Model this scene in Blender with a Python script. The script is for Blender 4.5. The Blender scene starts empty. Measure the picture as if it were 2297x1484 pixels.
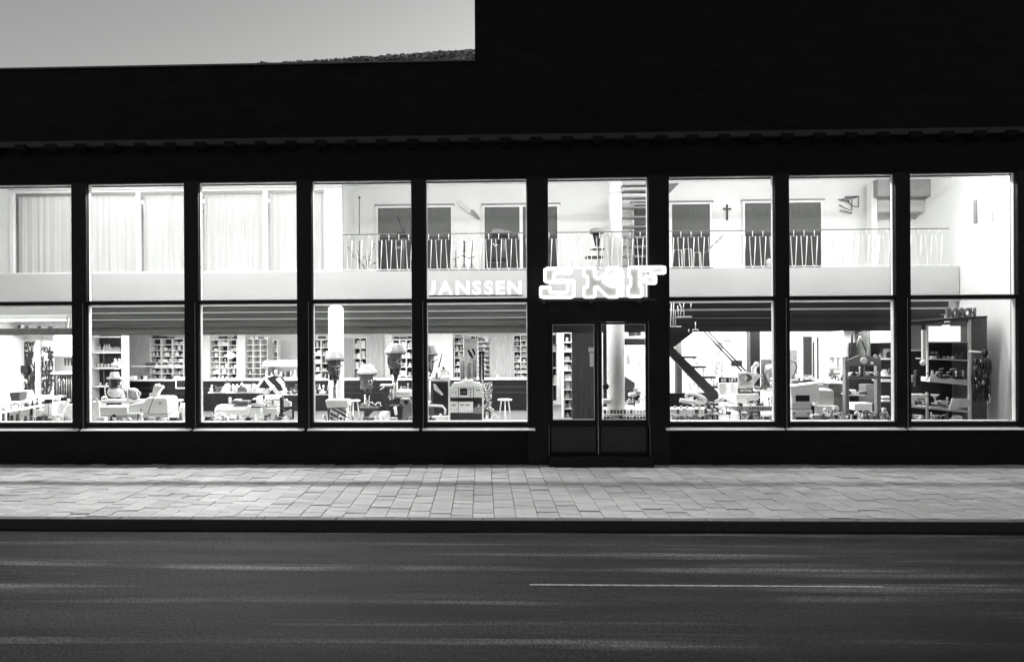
import bpy, math, random
from mathutils import Vector, Matrix
random.seed(7)
S = bpy.context.scene
COL = S.collection
# ------------------------------------------------------------------ camera
F, D, HC = 1521.0, 13.0, 2.52
YAW, ROLL, HY = 0.03188, 0.00565, 747.0
PPX = 1082 - F * math.tan(YAW)
cd = bpy.data.cameras.new("camera"); cam = bpy.data.objects.new("camera", cd); COL.objects.link(cam)
cam.location = (0, -D, HC)
cam.rotation_euler = (Matrix.Rotation(YAW, 3, 'Z') @ Matrix.Rotation(math.pi/2, 3, 'X') @ Matrix.Rotation(-ROLL, 3, 'Z')).to_euler()
cd.sensor_width = 36; cd.lens = 36 * F / 2297
cd.shift_x = (1148.5 - PPX) / 2297; cd.shift_y = (HY - 742) / 2297
cd.clip_end = 2000; cd.clip_start = 0.05
S.camera = cam
# ------------------------------------------------------------------ dusk sky
w = bpy.data.worlds.new("World"); S.world = w; w.use_nodes = True
nt = w.node_tree; nt.nodes.clear()
sky = nt.nodes.new('ShaderNodeTexSky'); sky.sky_type = 'NISHITA'; sky.sun_disc = False
sky.sun_elevation = math.radians(6); sky.sun_rotation = math.radians(25)
bwn = nt.nodes.new('ShaderNodeRGBToBW'); tn = nt.nodes.new('ShaderNodeMixRGB'); tn.blend_type = 'MULTIPLY'
tn.inputs[0].default_value = 1; tn.inputs[2].default_value = (0.985, 1, 0.975, 1)
bg = nt.nodes.new('ShaderNodeBackground'); bg.inputs[1].default_value = 0.11
wo = nt.nodes.new('ShaderNodeOutputWorld')
nt.links.new(sky.outputs[0], bwn.inputs[0]); nt.links.new(bwn.outputs[0], tn.inputs[1])
nt.links.new(tn.outputs[0], bg.inputs[0]); nt.links.new(bg.outputs[0], wo.inputs[0])
S.view_settings.view_transform = 'Standard'; S.view_settings.look = 'None'
S.view_settings.exposure = 1.0; S.view_settings.gamma = 1; S.view_settings.use_curve_mapping = False
S.render.engine = 'CYCLES'
S.cycles.use_denoising = True
S.cycles.max_bounces = 8; S.cycles.diffuse_bounces = 4; S.cycles.transparent_max_bounces = 16
S.cycles.caustics_reflective = False; S.cycles.caustics_refractive = False
S.cycles.sample_clamp_indirect = 4

# ------------------------------------------------------------------ helpers: photograph direction -> point in the place
_c, _s, _cr, _sr = math.cos(YAW), math.sin(YAW), math.cos(ROLL), math.sin(ROLL)
def ray(px, py):
    a, b = px - PPX, py - HY
    u, v = a*_cr - b*_sr, a*_sr + b*_cr
    return (u/F*_c - _s, u/F*_s + _c, -v/F)
def W(px, py, Y):
    r = ray(px, py); t = (Y + D)/r[1]
    return Vector((r[0]*t, Y, HC + r[2]*t))
def G(px, py, Z):
    r = ray(px, py); t = (Z - HC)/r[2]
    return Vector((r[0]*t, -D + r[1]*t, Z))
def m_per_px(Y): return (D + Y)/F

# ------------------------------------------------------------------ materials
MATS = {}
def mat(name, v, rough=0.6, metal=0.0, nscale=6.0, namt=0.15, bump=0.0, stretch=(1,1,1), rand=0.0, spec=0.5):
    m = bpy.data.materials.new(name); m.use_nodes = True; MATS[name] = m
    n = m.node_tree.nodes; L = m.node_tree.links; b = n['Principled BSDF']
    b.inputs['Roughness'].default_value = rough; b.inputs['Metallic'].default_value = metal
    b.inputs['Specular IOR Level'].default_value = spec
    tc = n.new('ShaderNodeTexCoord'); mp = n.new('ShaderNodeMapping'); mp.inputs['Scale'].default_value = stretch
    L.new(tc.outputs['Object'], mp.inputs[0])
    nz = n.new('ShaderNodeTexNoise'); nz.inputs['Scale'].default_value = nscale; nz.inputs['Detail'].default_value = 6
    L.new(mp.outputs[0], nz.inputs['Vector'])
    rp = n.new('ShaderNodeMapRange'); rp.inputs['From Min'].default_value = 0.3; rp.inputs['From Max'].default_value = 0.7
    rp.inputs['To Min'].default_value = v*(1-namt); rp.inputs['To Max'].default_value = v*(1+namt)
    L.new(nz.outputs[0], rp.inputs[0]); out = rp.outputs[0]
    if rand:
        oi = n.new('ShaderNodeObjectInfo'); r2 = n.new('ShaderNodeMapRange')
        r2.inputs['To Min'].default_value = 1-rand; r2.inputs['To Max'].default_value = 1+rand
        L.new(oi.outputs['Random'], r2.inputs[0]); mu = n.new('ShaderNodeMath'); mu.operation = 'MULTIPLY'
        L.new(out, mu.inputs[0]); L.new(r2.outputs[0], mu.inputs[1]); out = mu.outputs[0]
    t = n.new('ShaderNodeMixRGB'); t.blend_type = 'MULTIPLY'; t.inputs[0].default_value = 1
    t.inputs[2].default_value = (0.992, 1, 0.985, 1) if v > 0.12 else (0.95, 1, 0.935, 1)
    L.new(out, t.inputs[1]); L.new(t.outputs[0], b.inputs['Base Color'])
    if bump:
        bp = n.new('ShaderNodeBump'); bp.inputs['Strength'].default_value = bump; bp.inputs['Distance'].default_value = 0.01
        L.new(nz.outputs[0], bp.inputs['Height']); L.new(bp.outputs[0], b.inputs['Normal'])
    return m
def emit(name, v, s):
    m = bpy.data.materials.new(name); m.use_nodes = True; MATS[name] = m
    b = m.node_tree.nodes['Principled BSDF']; b.inputs['Base Color'].default_value = (.8,.8,.8,1)
    b.inputs['Emission Color'].default_value = (v*.985, v, v*.975, 1); b.inputs['Emission Strength'].default_value = s
    return m
M_black = mat('black_paint', 0.006, 0.5, nscale=3, namt=0.4, bump=0.1, spec=0.15)
M_facade = mat('dark_facade', 0.0045, 0.7, nscale=2, namt=0.45, bump=0.25, stretch=(1,1,3), spec=0.12)
M_panel = mat('door_panel_metal', 0.018, 0.4, nscale=30, namt=0.2, spec=0.3)
M_alu = mat('pale_metal_bead', 0.75, 0.35, nscale=20, namt=0.06)
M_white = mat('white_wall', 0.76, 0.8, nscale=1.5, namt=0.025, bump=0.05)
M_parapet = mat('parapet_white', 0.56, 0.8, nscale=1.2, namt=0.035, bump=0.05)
M_ceil = mat('ceiling_white', 0.8, 0.9, nscale=2, namt=0.02)
M_floor = mat('shop_floor', 0.2, 0.45, nscale=14, namt=0.25, bump=0.05)
M_enam = mat('white_enamel', 0.8, 0.35, nscale=9, namt=0.04)
M_enam2 = mat('cream_enamel', 0.6, 0.4, nscale=9, namt=0.08)
M_grey = mat('grey_enamel', 0.2, 0.4, nscale=12, namt=0.15)
M_mid = mat('mid_grey_paint', 0.085, 0.45, nscale=10, namt=0.2)
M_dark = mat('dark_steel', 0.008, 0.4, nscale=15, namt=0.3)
M_rubber = mat('black_rubber', 0.006, 0.6, nscale=20, namt=0.3)
M_steel = mat('bright_steel', 0.6, 0.25, 0.9, nscale=25, namt=0.1)
M_wood = mat('pale_wood_panel', 0.33, 0.55, nscale=5, namt=0.22, bump=0.06, stretch=(9,9,0.5), rand=0.08)
M_woodd = mat('dark_wood_panel', 0.03, 0.5, nscale=5, namt=0.35, bump=0.06, stretch=(9,9,0.5), rand=0.1)
M_fasc = mat('varnished_board', 0.10, 0.3, nscale=2.5, namt=0.3, bump=0.05, stretch=(0.4,4,8), rand=0.14)
M_fascd = mat('dark_board', 0.006, 0.4, nscale=2.5, namt=0.3, rand=0.2)
M_shelfb = mat('shelf_back_dark', 0.009, 0.6, nscale=8, namt=0.3)
M_carton = mat('carton', 0.55, 0.7, nscale=9, namt=0.15, rand=0.55)
M_cartond = mat('dark_carton', 0.02, 0.6, nscale=9, namt=0.3, rand=0.7)
M_counter = mat('counter_front', 0.006, 0.3, nscale=8, namt=0.3)
M_curt = mat('sheer_curtain', 0.82, 0.85, nscale=3, namt=0.05, stretch=(8,8,0.4))
_n = M_curt.node_tree.nodes; _tl = _n.new('ShaderNodeBsdfTranslucent'); _tl.inputs[0].default_value = (.8,.8,.8,1); _mx = _n.new('ShaderNodeMixShader'); _mx.inputs[0].default_value = .12
M_curt.node_tree.links.new(_n['Principled BSDF'].outputs[0], _mx.inputs[1]); M_curt.node_tree.links.new(_tl.outputs[0], _mx.inputs[2]); M_curt.node_tree.links.new(_mx.outputs[0], _n['Material Output'].inputs[0])
M_paver = mat('concrete_paver', 0.43, 0.75, nscale=9, namt=0.12, bump=0.35, rand=0.13)
M_bed = mat('joint_sand', 0.03, 0.95, nscale=20, namt=0.3)
M_kerb = mat('kerb_stone', 0.10, 0.7, nscale=18, namt=0.25, bump=0.3, rand=0.15)
M_kerbd = mat('kerb_side_shade', 0.016, 0.8, nscale=12, namt=0.3, bump=0.3)  # kerb stone painted near black for the shade on its street face
M_leaf = mat('leaf', 0.02, 0.6, nscale=5, namt=0.4, rand=0.2)
M_tree = mat('tree_leaf', 0.38, 0.9, nscale=0.5, namt=0.3)
M_soil = mat('ground_soil', 0.06, 0.95, nscale=3, namt=0.3)
M_roof = mat('roof_felt', 0.03, 0.9, nscale=3, namt=0.3)
M_line = mat('road_line_pale', 0.32, 0.7, nscale=16, namt=0.5)
M_screen = mat('dark_screen', 0.02, 0.15, nscale=4, namt=0.4)
M_paper = mat('white_paper', 0.85, 0.7, nscale=4, namt=0.03)
E_tube = emit('neon_tube', 1.0, 0.75)
E_let = emit('lit_letter', 1.0, 0.5)
E_fluo = emit('fluorescent_tube', 1.0, 4.0)
E_box = emit('light_box_glass', 1.0, 0.55)

M_grey2 = mat('cupboard_grey', 0.22, .6, nscale=4, namt=.12)
M_pale2 = mat('pale_grey_panel', 0.42, .7, nscale=4, namt=.08)
def glass_mat(name, fac, tint=1.0, rough=0.0):
    m = bpy.data.materials.new(name); m.use_nodes = True; n = m.node_tree.nodes; L = m.node_tree.links; n.clear()
    o = n.new('ShaderNodeOutputMaterial'); mx = n.new('ShaderNodeMixShader'); tr = n.new('ShaderNodeBsdfTransparent'); gl = n.new('ShaderNodeBsdfGlossy')
    tr.inputs[0].default_value = (tint, tint, tint, 1); gl.inputs['Roughness'].default_value = rough
    fr = n.new('ShaderNodeLayerWeight'); pw = n.new('ShaderNodeMath'); pw.operation = 'POWER'; pw.inputs[1].default_value = 5
    L.new(fr.outputs['Facing'], pw.inputs[0]); mu = n.new('ShaderNodeMath'); mu.operation = 'MULTIPLY_ADD'; mu.inputs[1].default_value = .6*fac; mu.inputs[2].default_value = .012*fac
    L.new(pw.outputs[0], mu.inputs[0]); L.new(mu.outputs[0], mx.inputs[0]); L.new(tr.outputs[0], mx.inputs[1]); L.new(gl.outputs[0], mx.inputs[2]); L.new(mx.outputs[0], o.inputs[0])
    return m
M_glass = glass_mat('shop_window_glass', 1.0, 0.97)
M_rib = mat('ribbed_blind_glass', 0.028, 0.35, nscale=5, namt=0.5, stretch=(30,1,0.6), bump=0.3)

# road: dark asphalt with pale wear tracks running along the street
def road_mat():
    m = bpy.data.materials.new('asphalt'); m.use_nodes = True; n = m.node_tree.nodes; L = m.node_tree.links; b = n['Principled BSDF']
    tc = n.new('ShaderNodeTexCoord')
    def noise(sc, stretch, det=5):
        mp = n.new('ShaderNodeMapping'); mp.inputs['Scale'].default_value = stretch; L.new(tc.outputs['Object'], mp.inputs[0])
        z = n.new('ShaderNodeTexNoise'); z.inputs['Scale'].default_value = sc; z.inputs['Detail'].default_value = det; L.new(mp.outputs[0], z.inputs['Vector']); return z.outputs[0]
    def ramp(src, a, bb, lo, hi):
        r = n.new('ShaderNodeMapRange'); r.inputs['From Min'].default_value = a; r.inputs['From Max'].default_value = bb; r.inputs['To Min'].default_value = lo; r.inputs['To Max'].default_value = hi
        L.new(src, r.inputs[0]); return r.outputs[0]
    def mul(a, bb, op='MULTIPLY'):
        q = n.new('ShaderNodeMath'); q.operation = op; L.new(a, q.inputs[0])
        if isinstance(bb, (int, float)): q.inputs[1].default_value = bb
        else: L.new(bb, q.inputs[1])
        return q.outputs[0]
    base = ramp(noise(1.0, (0.35, 2.5, 1), 7), 0.3, 0.7, 0.006, 0.028)
    grain = ramp(noise(42, (1, .45, 1), 4), 0.3, 0.7, 0.35, 1.65)
    streak = mul(ramp(noise(1.0, (0.13, 3.4, 1), 7), 0.53, 0.66, 0.0, 0.16), ramp(noise(1.0, (0.5, 16, 1), 3), 0.35, 0.6, 0.25, 1.0))
    patch = ramp(noise(0.45, (1, 1, 1), 3), 0.35, 0.6, 0.1, 1.0)
    v = mul(mul(base, mul(streak, patch), 'ADD'), grain)
    t = n.new('ShaderNodeMixRGB'); t.blend_type = 'MULTIPLY'; t.inputs[0].default_value = 1; t.inputs[2].default_value = (0.98, 1, 0.965, 1)
    L.new(v, t.inputs[1]); L.new(t.outputs[0], b.inputs['Base Color']); b.inputs['Roughness'].default_value = 0.7; b.inputs['Specular IOR Level'].default_value = 0.1
    bp = n.new('ShaderNodeBump'); bp.inputs['Strength'].default_value = 0.5; bp.inputs['Distance'].default_value = 0.006
    L.new(grain, bp.inputs['Height']); L.new(bp.outputs[0], b.inputs['Normal'])
    return m
M_road = road_mat()

# ------------------------------------------------------------------ mesh builder
ORG = {}
class MB:
    def __init__(s): s.v = []; s.f = []; s.sm = []
    def add(s, vs, fs, smooth=False):
        o = len(s.v); s.v += [tuple(p) for p in vs]; s.f += [tuple(i+o for i in f) for f in fs]; s.sm += [smooth]*len(fs); return s
    def box(s, x0, x1, y0, y1, z0, z1, rot=None, c=None):
        vs = [Vector(p) for p in ((x0,y0,z0),(x1,y0,z0),(x1,y1,z0),(x0,y1,z0),(x0,y0,z1),(x1,y0,z1),(x1,y1,z1),(x0,y1,z1))]
        if rot is not None:
            cc = Vector(c) if c is not None else Vector(((x0+x1)/2,(y0+y1)/2,(z0+z1)/2)); vs = [cc + rot @ (p-cc) for p in vs]
        return s.add(vs, [(0,3,2,1),(4,5,6,7),(0,1,5,4),(1,2,6,5),(2,3,7,6),(3,0,4,7)])
    def rect(s, a, b, c, d, Y, dep=0.05):            # front face at depth Y
        mx, my = (a+c)/2, (b+d)/2
        x0, x1 = W(a, my, Y).x, W(c, my, Y).x; z1, z0 = W(mx, b, Y).z, W(mx, d, Y).z
        return s.box(x0, x1, Y, Y+dep, z0, z1)
    def cyl(s, p0, p1, r0, r1=None, n=14, smooth=True):
        r1 = r0 if r1 is None else r1; p0, p1 = Vector(p0), Vector(p1); d = (p1-p0).normalized()
        a = d.orthogonal().normalized(); b = d.cross(a)
        vs = []
        for p, r in ((p0, r0), (p1, r1)):
            for i in range(n):
                t = 2*math.pi*i/n; vs.append(p + a*(r*math.cos(t)) + b*(r*math.sin(t)))
        o = len(s.v); s.add(vs, [(i, (i+1)%n, n+(i+1)%n, n+i) for i in range(n)], smooth)
        s.f += [tuple(o+i for i in reversed(range(n))), tuple(o+n+i for i in range(n))]; s.sm += [False, False]; return s
    def lathe(s, prof, c, n=20, axis='z', smooth=True):
        c = Vector(c); vs = []
        for r, h in prof:
            for i in range(n):
                t = 2*math.pi*i/n
                if axis == 'z': vs.append(c + Vector((r*math.cos(t), r*math.sin(t), h)))
                elif axis == 'y': vs.append(c + Vector((r*math.cos(t), h, r*math.sin(t))))
                else: vs.append(c + Vector((h, r*math.cos(t), r*math.sin(t))))
        k = len(prof); o = len(s.v)
        s.add(vs, [(j*n+i, j*n+(i+1)%n, (j+1)*n+(i+1)%n, (j+1)*n+i) for j in range(k-1) for i in range(n)], smooth)
        s.f += [tuple(o+i for i in reversed(range(n))), tuple(o+(k-1)*n+i for i in range(n))]; s.sm += [False, False]; return s
    def ball(s, c, r, n=12, m=8, sq=(1,1,1)):
        prof = [(max(1e-4, r*math.sin(math.pi*j/m)), -r*math.cos(math.pi*j/m)) for j in range(m+1)]
        o = len(s.v); s.lathe(prof, (0,0,0), n)
        for i in range(o, len(s.v)): v = s.v[i]; s.v[i] = (c[0]+v[0]*sq[0], c[1]+v[1]*sq[1], c[2]+v[2]*sq[2])
        return s
    def tube(s, pts, r, n=8, closed=False):
        pts = [Vector(p) for p in pts]; k = len(pts); vs = []; up = None
        for i, p in enumerate(pts):
            a = pts[i-1] if (i or closed) else p; b = pts[(i+1) % k] if (i < k-1 or closed) else p
            d = (b-a)
            if d.length < 1e-6: d = Vector((0,0,1))
            d.normalize()
            if up is None: up = d.orthogonal().normalized()
            u = up - d*up.dot(d)
            if u.length < 1e-3: u = d.orthogonal()
            u.normalize(); up = u; v = d.cross(u)
            for j in range(n):
                t = 2*math.pi*j/n; vs.append(p + u*(r*math.cos(t)) + v*(r*math.sin(t)))
        fs = [(i*n+j, i*n+(j+1)%n, ((i+1)%k)*n+(j+1)%n, ((i+1)%k)*n+j) for i in range(k if closed else k-1) for j in range(n)]
        if not closed: fs += [tuple(reversed(range(n))), tuple((k-1)*n+j for j in range(n))]
        return s.add(vs, fs, True)
    def prism(s, pts, y0, y1):                       # outline in (x, z), thickness along y
        k = len(pts); vs = [(x, y0, z) for x, z in pts] + [(x, y1, z) for x, z in pts]
        fs = [tuple(range(k)), tuple(reversed(range(k, 2*k)))] + [(i, i+k, (i+1)%k+k, (i+1)%k) for i in range(k)]
        return s.add(vs, fs)
    def poly(s, ptspx, Y, dep):                      # outline given in photograph directions at depth Y
        return s.prism([(p.x, p.z) for p in (W(a, b, Y) for a, b in ptspx)], Y, Y+dep)
    def build(s, name, m, parent=None, bevel=0):
        if parent is None:
            xs, ys, zs = zip(*s.v); o = Vector(((min(xs)+max(xs))/2, (min(ys)+max(ys))/2, min(zs)))
        else: o = ORG[parent.name]
        me = bpy.data.meshes.new(name); me.from_pydata([(x-o[0], y-o[1], z-o[2]) for x, y, z in s.v], [], s.f)
        me.polygons.foreach_set('use_smooth', s.sm); me.materials.append(m)
        import bmesh
        bm = bmesh.new(); bm.from_mesh(me); bmesh.ops.recalc_face_normals(bm, faces=bm.faces); bm.to_mesh(me); bm.free(); me.update()
        ob = bpy.data.objects.new(name, me); COL.objects.link(ob); ORG[ob.name] = o
        if parent is None: ob.location = o
        else: ob.parent = parent
        if bevel:
            bv = ob.modifiers.new('bevel', 'BEVEL'); bv.width = bevel; bv.segments = 2; bv.limit_method = 'ANGLE'
        return ob
def tag(o, label=None, cat=None, group=None, kind=None):
    if label: o['label'] = label
    if cat: o['category'] = cat
    if group: o['group'] = group
    if kind: o['kind'] = kind
    return o
def thing(name, label, cat, loc, group=None):
    o = bpy.data.objects.new(name, None); COL.objects.link(o); o.location = loc; o.empty_display_size = 0.1
    ORG[o.name] = Vector(loc); return tag(o, label, cat, group)
def struct(name, mb, m): return tag(mb.build(name, m), kind='structure')
def solo(name, mb, m, label, cat, group=None, bevel=0): return tag(mb.build(name, m, None, bevel), label, cat, group)
def copy_tree(root, delta, label=None):
    r = root.copy(); COL.objects.link(r); r.location = root.location + Vector(delta); ORG[r.name] = ORG[root.name] + Vector(delta)
    if label: r['label'] = label
    for c in root.children:
        k = c.copy(); COL.objects.link(k); k.parent = r
        for g in c.children: q = g.copy(); COL.objects.link(q); q.parent = k
    return r
def pt(px, py, Y): return W(px, py, Y)
def text_mb(body, h, dep, offset=0.0):
    cu = bpy.data.curves.new('t', 'FONT'); cu.body = body; cu.size = 1; cu.extrude = 0.05; cu.offset = offset; cu.resolution_u = 3
    ob = bpy.data.objects.new('t', cu); COL.objects.link(ob); bpy.context.view_layer.update()
    me = ob.evaluated_get(bpy.context.evaluated_depsgraph_get()).to_mesh()
    vs = [v.co.copy() for v in me.vertices]; fs = [tuple(p.vertices) for p in me.polygons]
    bpy.data.objects.remove(ob)
    if not vs: return None
    x0, x1 = min(v.x for v in vs), max(v.x for v in vs); y0, y1 = min(v.y for v in vs), max(v.y for v in vs)
    return vs, fs, x0, x1, y0, y1
def letters(body, a, b, c, d, Y, dep, m, parent, offset=0.012, gap=0.18, name='letter', side=False):
    """letters of a word filling the strip a..c (across) and b..d (down) at depth Y"""
    gl = [text_mb(ch, 1, 1, offset) if ch != ' ' else None for ch in body]
    ws = [1.0 if g is None else (g[3]-g[2])/(0.70) for g in gl]
    ws = [0.45 if g is None else (g[3]-g[2]) for g in gl]
    tot = sum(ws) + gap*0.5*(len(gl)-1); x = a; k = (c-a)/tot
    for g, wd in zip(gl, ws):
        if g is not None:
            vs, fs, x0, x1, y0, y1 = g; mb = MB()
            zt, zb = W(x, b, Y).z, W(x, d, Y).z; xa, xb = W(x, (b+d)/2, Y).x, W(x+wd*k, (b+d)/2, Y).x
            mb.add([(xa+(v.x-x0)/(x1-x0)*(xb-xa), Y+dep/2-(v.z/0.05)*dep/2, zb+(v.y-y0)/(y1-y0)*(zt-zb)) for v in vs], fs)
            mb.build(name, m, parent)
        x += (wd + gap*0.5)*k

# ================================================================== THE SETTING
ZR = -0.14; YK = -3.85
struct('ground', MB().box(-150, 150, -150, 150, -0.6, -0.2), M_soil)
struct('road', MB().box(-60, 60, -16, YK, -0.19, ZR), M_road)
struct('far_pavement', MB().box(-60, 60, -22, -16.004, -0.19, 0.0), M_bed)
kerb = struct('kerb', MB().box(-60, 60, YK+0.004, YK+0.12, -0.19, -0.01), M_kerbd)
x = -13.0
me = None
while x < 14:
    o = MB().box(x, x+0.985, YK-0.002, YK+0.125, -0.012, 0.0).build('kerb_stone', M_kerb, kerb); x += 1.0
pav = struct('pavement', MB().box(-60, 60, YK+0.125, 0.3, -0.19, -0.045), M_bed)
# pavers: columns run from the kerb to the wall, cross joints staggered
tile = bpy.data.meshes.new('paver')
tb = MB(); e = 0.1462; tb.add([(-e,-e,-.05),(e,-e,-.05),(e,e,-.05),(-e,e,-.05),(-e,-e,-.004),(e,-e,-.004),(e,e,-.004),(-e,e,-.004),
        (-e+.004,-e+.004,0),(e-.004,-e+.004,0),(e-.004,e-.004,0),(-e+.004,e-.004,0)],
       [(0,1,5,4),(1,2,6,5),(2,3,7,6),(3,0,4,7),(4,5,9,8),(5,6,10,9),(6,7,11,10),(7,4,8,11),(8,9,10,11)])
tile.from_pydata(tb.v, [], tb.f); tile.materials.append(M_paver)
spots = []
ncol = 90; x0c = -13.35
for i in range(ncol):
    cx = x0c + i*0.3; off = (0.11 if i % 2 else 0.0) + random.uniform(-.03, .03); y = YK + 0.13
    first = True
    while y < 0.0:
        L = 0.22 if not first else max(.08, 0.22 - off)
        first = False
        y1 = min(y+L, 0.02)
        if y1 - y > 0.03: spots.append((cx+0.15, (y+y1)/2, (y1-y)/0.3))
        y = y1
spots.sort(key=lambda s: (s[1] > -3.85 + 1.65, abs(s[0]-0.6) > 9.2, s[1]))
rest = MB()
for i, (cx, cy, sy) in enumerate(spots):
    vis = abs(cx-0.6) < 8.6
    dz = random.gauss(0, .004); rx = random.gauss(0, .014); ry = random.gauss(0, .009)
    if i < 300 and vis:
        o = bpy.data.objects.new('paver', tile); COL.objects.link(o); o.parent = pav
        o.location = Vector((cx, cy, dz)) - ORG['pavement']; o.scale = (1, sy, 1); o.rotation_euler = (rx, ry, 0)
    else:
        R = Matrix.Rotation(rx, 3, 'X') @ Matrix.Rotation(ry, 3, 'Y')
        rest.add([Vector((cx, cy, dz)) + R @ Vector((v[0], v[1]*sy, v[2])) for v in tb.v], tb.f)
M_paver2 = mat('concrete_paver_field', 0.42, 0.75, nscale=2.2, namt=0.14, bump=0.35, stretch=(1,1,1))
# a little colour change from slab to slab on the joined field
_n = M_paver2.node_tree.nodes; _l = M_paver2.node_tree.links
geo = _n.new('ShaderNodeNewGeometry'); mr = _n.new('ShaderNodeMapRange'); mr.inputs['To Min'].default_value = .88; mr.inputs['To Max'].default_value = 1.12
_l.new(geo.outputs['Random Per Island'], mr.inputs[0])
for nd in _n:
    if nd.type == 'MIX_RGB':
        src = nd.inputs[1].links[0].from_socket; mu = _n.new('ShaderNodeMath'); mu.operation = 'MULTIPLY'
        _l.new(src, mu.inputs[0]); _l.new(mr.outputs[0], mu.inputs[1]); _l.new(mu.outputs[0], nd.inputs[1])
tag(rest.build('paver_field', M_paver2, pav), kind='stuff')
# thin pale line on the road
a, b = G(1188, 1311, ZR), G(1974, 1311, ZR)
struct('road_line', MB().box(a.x, b.x, a.y-.02, a.y+.012, ZR+.002, ZR+.006), M_line)

# ------------------------------------------------------------------ building shell
XL, XR = -13.0, 10.95
ZT0, ZT1 = 5.475, 3.18      # upper window opening
ZB1, ZB0 = 3.11, 0.82       # lower window opening
ZROOF = 7.72
bld = thing('shop_building', 'long dark two storey shop front with tall lit windows between black posts', 'building', (0, 0.2, 0))
opens = [(-460,-95),(-62,163),(196,415),(447,667),(701,924),(957,1183),(1230,1455),(1501,1738),(1770,2008),(2041,2281)]
OX = [(W(a, 680, 0).x, W(b, 680, 0).x) for a, b in opens]
OX[0] = (XL+0.3, OX[0][1])
XTW = W(1065, 70, 0).x
# walls above and below the glass
MB().box(XL, 16, 0.0, 0.35, ZT0, ZROOF).build('upper_wall', M_facade, bld)
MB().box(XTW, 16, 0.0, 9.9, ZROOF, 13.5).build('tower_block', M_facade, bld)
MB().box(XL, XTW-0.002, 0.36, 9.9, 7.5, 7.6).build('flat_roof', M_roof, bld)
MB().box(XL-0.05, XTW-0.004, -0.045, 0.4, ZROOF+0.001, ZROOF+0.03).build('roof_coping', M_alu if False else M_mid, bld)
MB().box(XL, 16, 9.9, 10.1, -0.1, ZROOF).build('rear_wall', M_facade, bld)
MB().box(XL-.2, XL, 0.0, 10.1, -0.1, ZROOF).build('side_wall', M_facade, bld)
MB().box(16, 16.2, 0.0, 10.1, -0.1, 13.5).build('side_wall', M_facade, bld)
MB().box(OX[-1][1]+0.16, 16, 0.0, 0.35, -0.1, ZT0-0.002).build('end_wall', M_facade, bld)
iD = 6
dx0, dx1 = OX[iD]
MB().box(XL, dx0, 0.003, 0.30, -0.1, ZB0-0.10).build('plinth_wall', M_facade, bld)
MB().box(dx1, OX[-1][1]+0.158, 0.003, 0.30, -0.1, ZB0-0.10).build('plinth_wall', M_facade, bld)
# ledge with brackets under the upper storey
zl1, zl0 = W(5, 319, -0.12).z, W(5, 331, -0.12).z
MB().box(XL, 15.9, -0.14, -0.003, zl0, zl1).build('ledge', mat('ledge_paint', 0.018, .7, nscale=4, namt=.3), bld)
xx = W(47, 330, -.15).x
while xx > XL+.3: xx -= 0.585
while xx < 15:
    MB().box(xx-.10, xx+.10, -0.13, -0.004, zl0-.10, zl0-.002).box(xx-.11, xx+.11, -.17, -.142, zl0-.06, zl0+.04).build('ledge_bracket', M_facade, bld); xx += 0.585
# posts
for i in range(len(OX)):
    l = OX[i][1]; r = OX[i+1][0] if i+1 < len(OX) else l+0.16
    if i == len(OX)-1: r = l + 0.158
    MB().box(l, r, -0.035, 0.16, ZB0-0.13 if i not in (iD-1, iD) else -0.1, ZT0+0.02).build('post', M_black, bld, 0.006)
    if i not in (5, 6) and i < 9:
        zz = r + 0.0; MB().box(r-0.075, r-0.066, -0.045, -0.0355, ZB0-.11, ZB1+.03).build('post_edge_strip', M_grey, bld)
MB().box(XL, OX[0][0]-.003, -0.035, 0.16, ZB0-0.13, ZT0+0.02).build('post', M_black, bld)
# transom between upper and lower panes
for i, (l, r) in enumerate(OX):
    if i == iD: continue
    MB().box(l+.002, r-.002, -0.02, 0.05, ZB1, ZT1).build('transom', M_black, bld)
# windows
def frame_mb(l, r, z0, z1, t, y0, y1):
    m = MB(); m.box(l+.002, l+t, y0, y1, z0, z1); m.box(r-t, r-.002, y0, y1, z0, z1); m.box(l+t, r-t, y0, y1, z1-t, z1); m.box(l+t, r-t, y0, y1, z0, z0+t); return m
zd = W(1342, 668, 0).z
for i, (l, r) in enumerate(OX):
    z0 = ZT1 if i != iD else zd
    o = frame_mb(l, r, z0+.002, ZT0-.002, .012, 0.055, 0.12).build('window', M_alu, bld)
    MB().box(l+.013, r-.013, 0.08, 0.088, z0+.015, ZT0-.015).build('pane', M_glass, o)
    if i == iD: continue
    o = frame_mb(l, r, ZB0-.01, ZB1-.002, .014, 0.03, 0.12).build('window', M_alu, bld)
    MB().box(l+.016, r-.016, 0.06, 0.068, ZB0+.008, ZB1-.018).build('pane', M_glass, o)
    MB().box(l+.004, r-.004, 0.12, 0.30, ZB0-.03, ZB0-.008).build('inner_sill', M_enam, o)
    MB().box(l-.004, r+.004, -0.02, 0.028, ZB0-.095, ZB0-.012).build('bottom_rail', M_black, o)
# outer stone sills, white edge
for k, (i0, i1) in enumerate([(0,0),(1,1),(2,2),(3,3),(4,4),(5,5),(7,7),(8,8),(9,9)]):
    l, r = OX[i0][0], OX[i1][1]
    r_ = r+.13 if i1 != 9 else r+.1; l_ = l-.09
    MB().add([(q, y_, z_) for q in (l_, r_) for y_, z_ in ((.002, ZB0-.15), (-.12, ZB0-.15), (-.12, ZB0-.138), (.002, ZB0-.098))], [(0,1,2,3),(7,6,5,4),(0,4,5,1),(1,5,6,2),(2,6,7,3),(3,7,4,0)]).build('window_sill', M_enam, bld)
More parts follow.
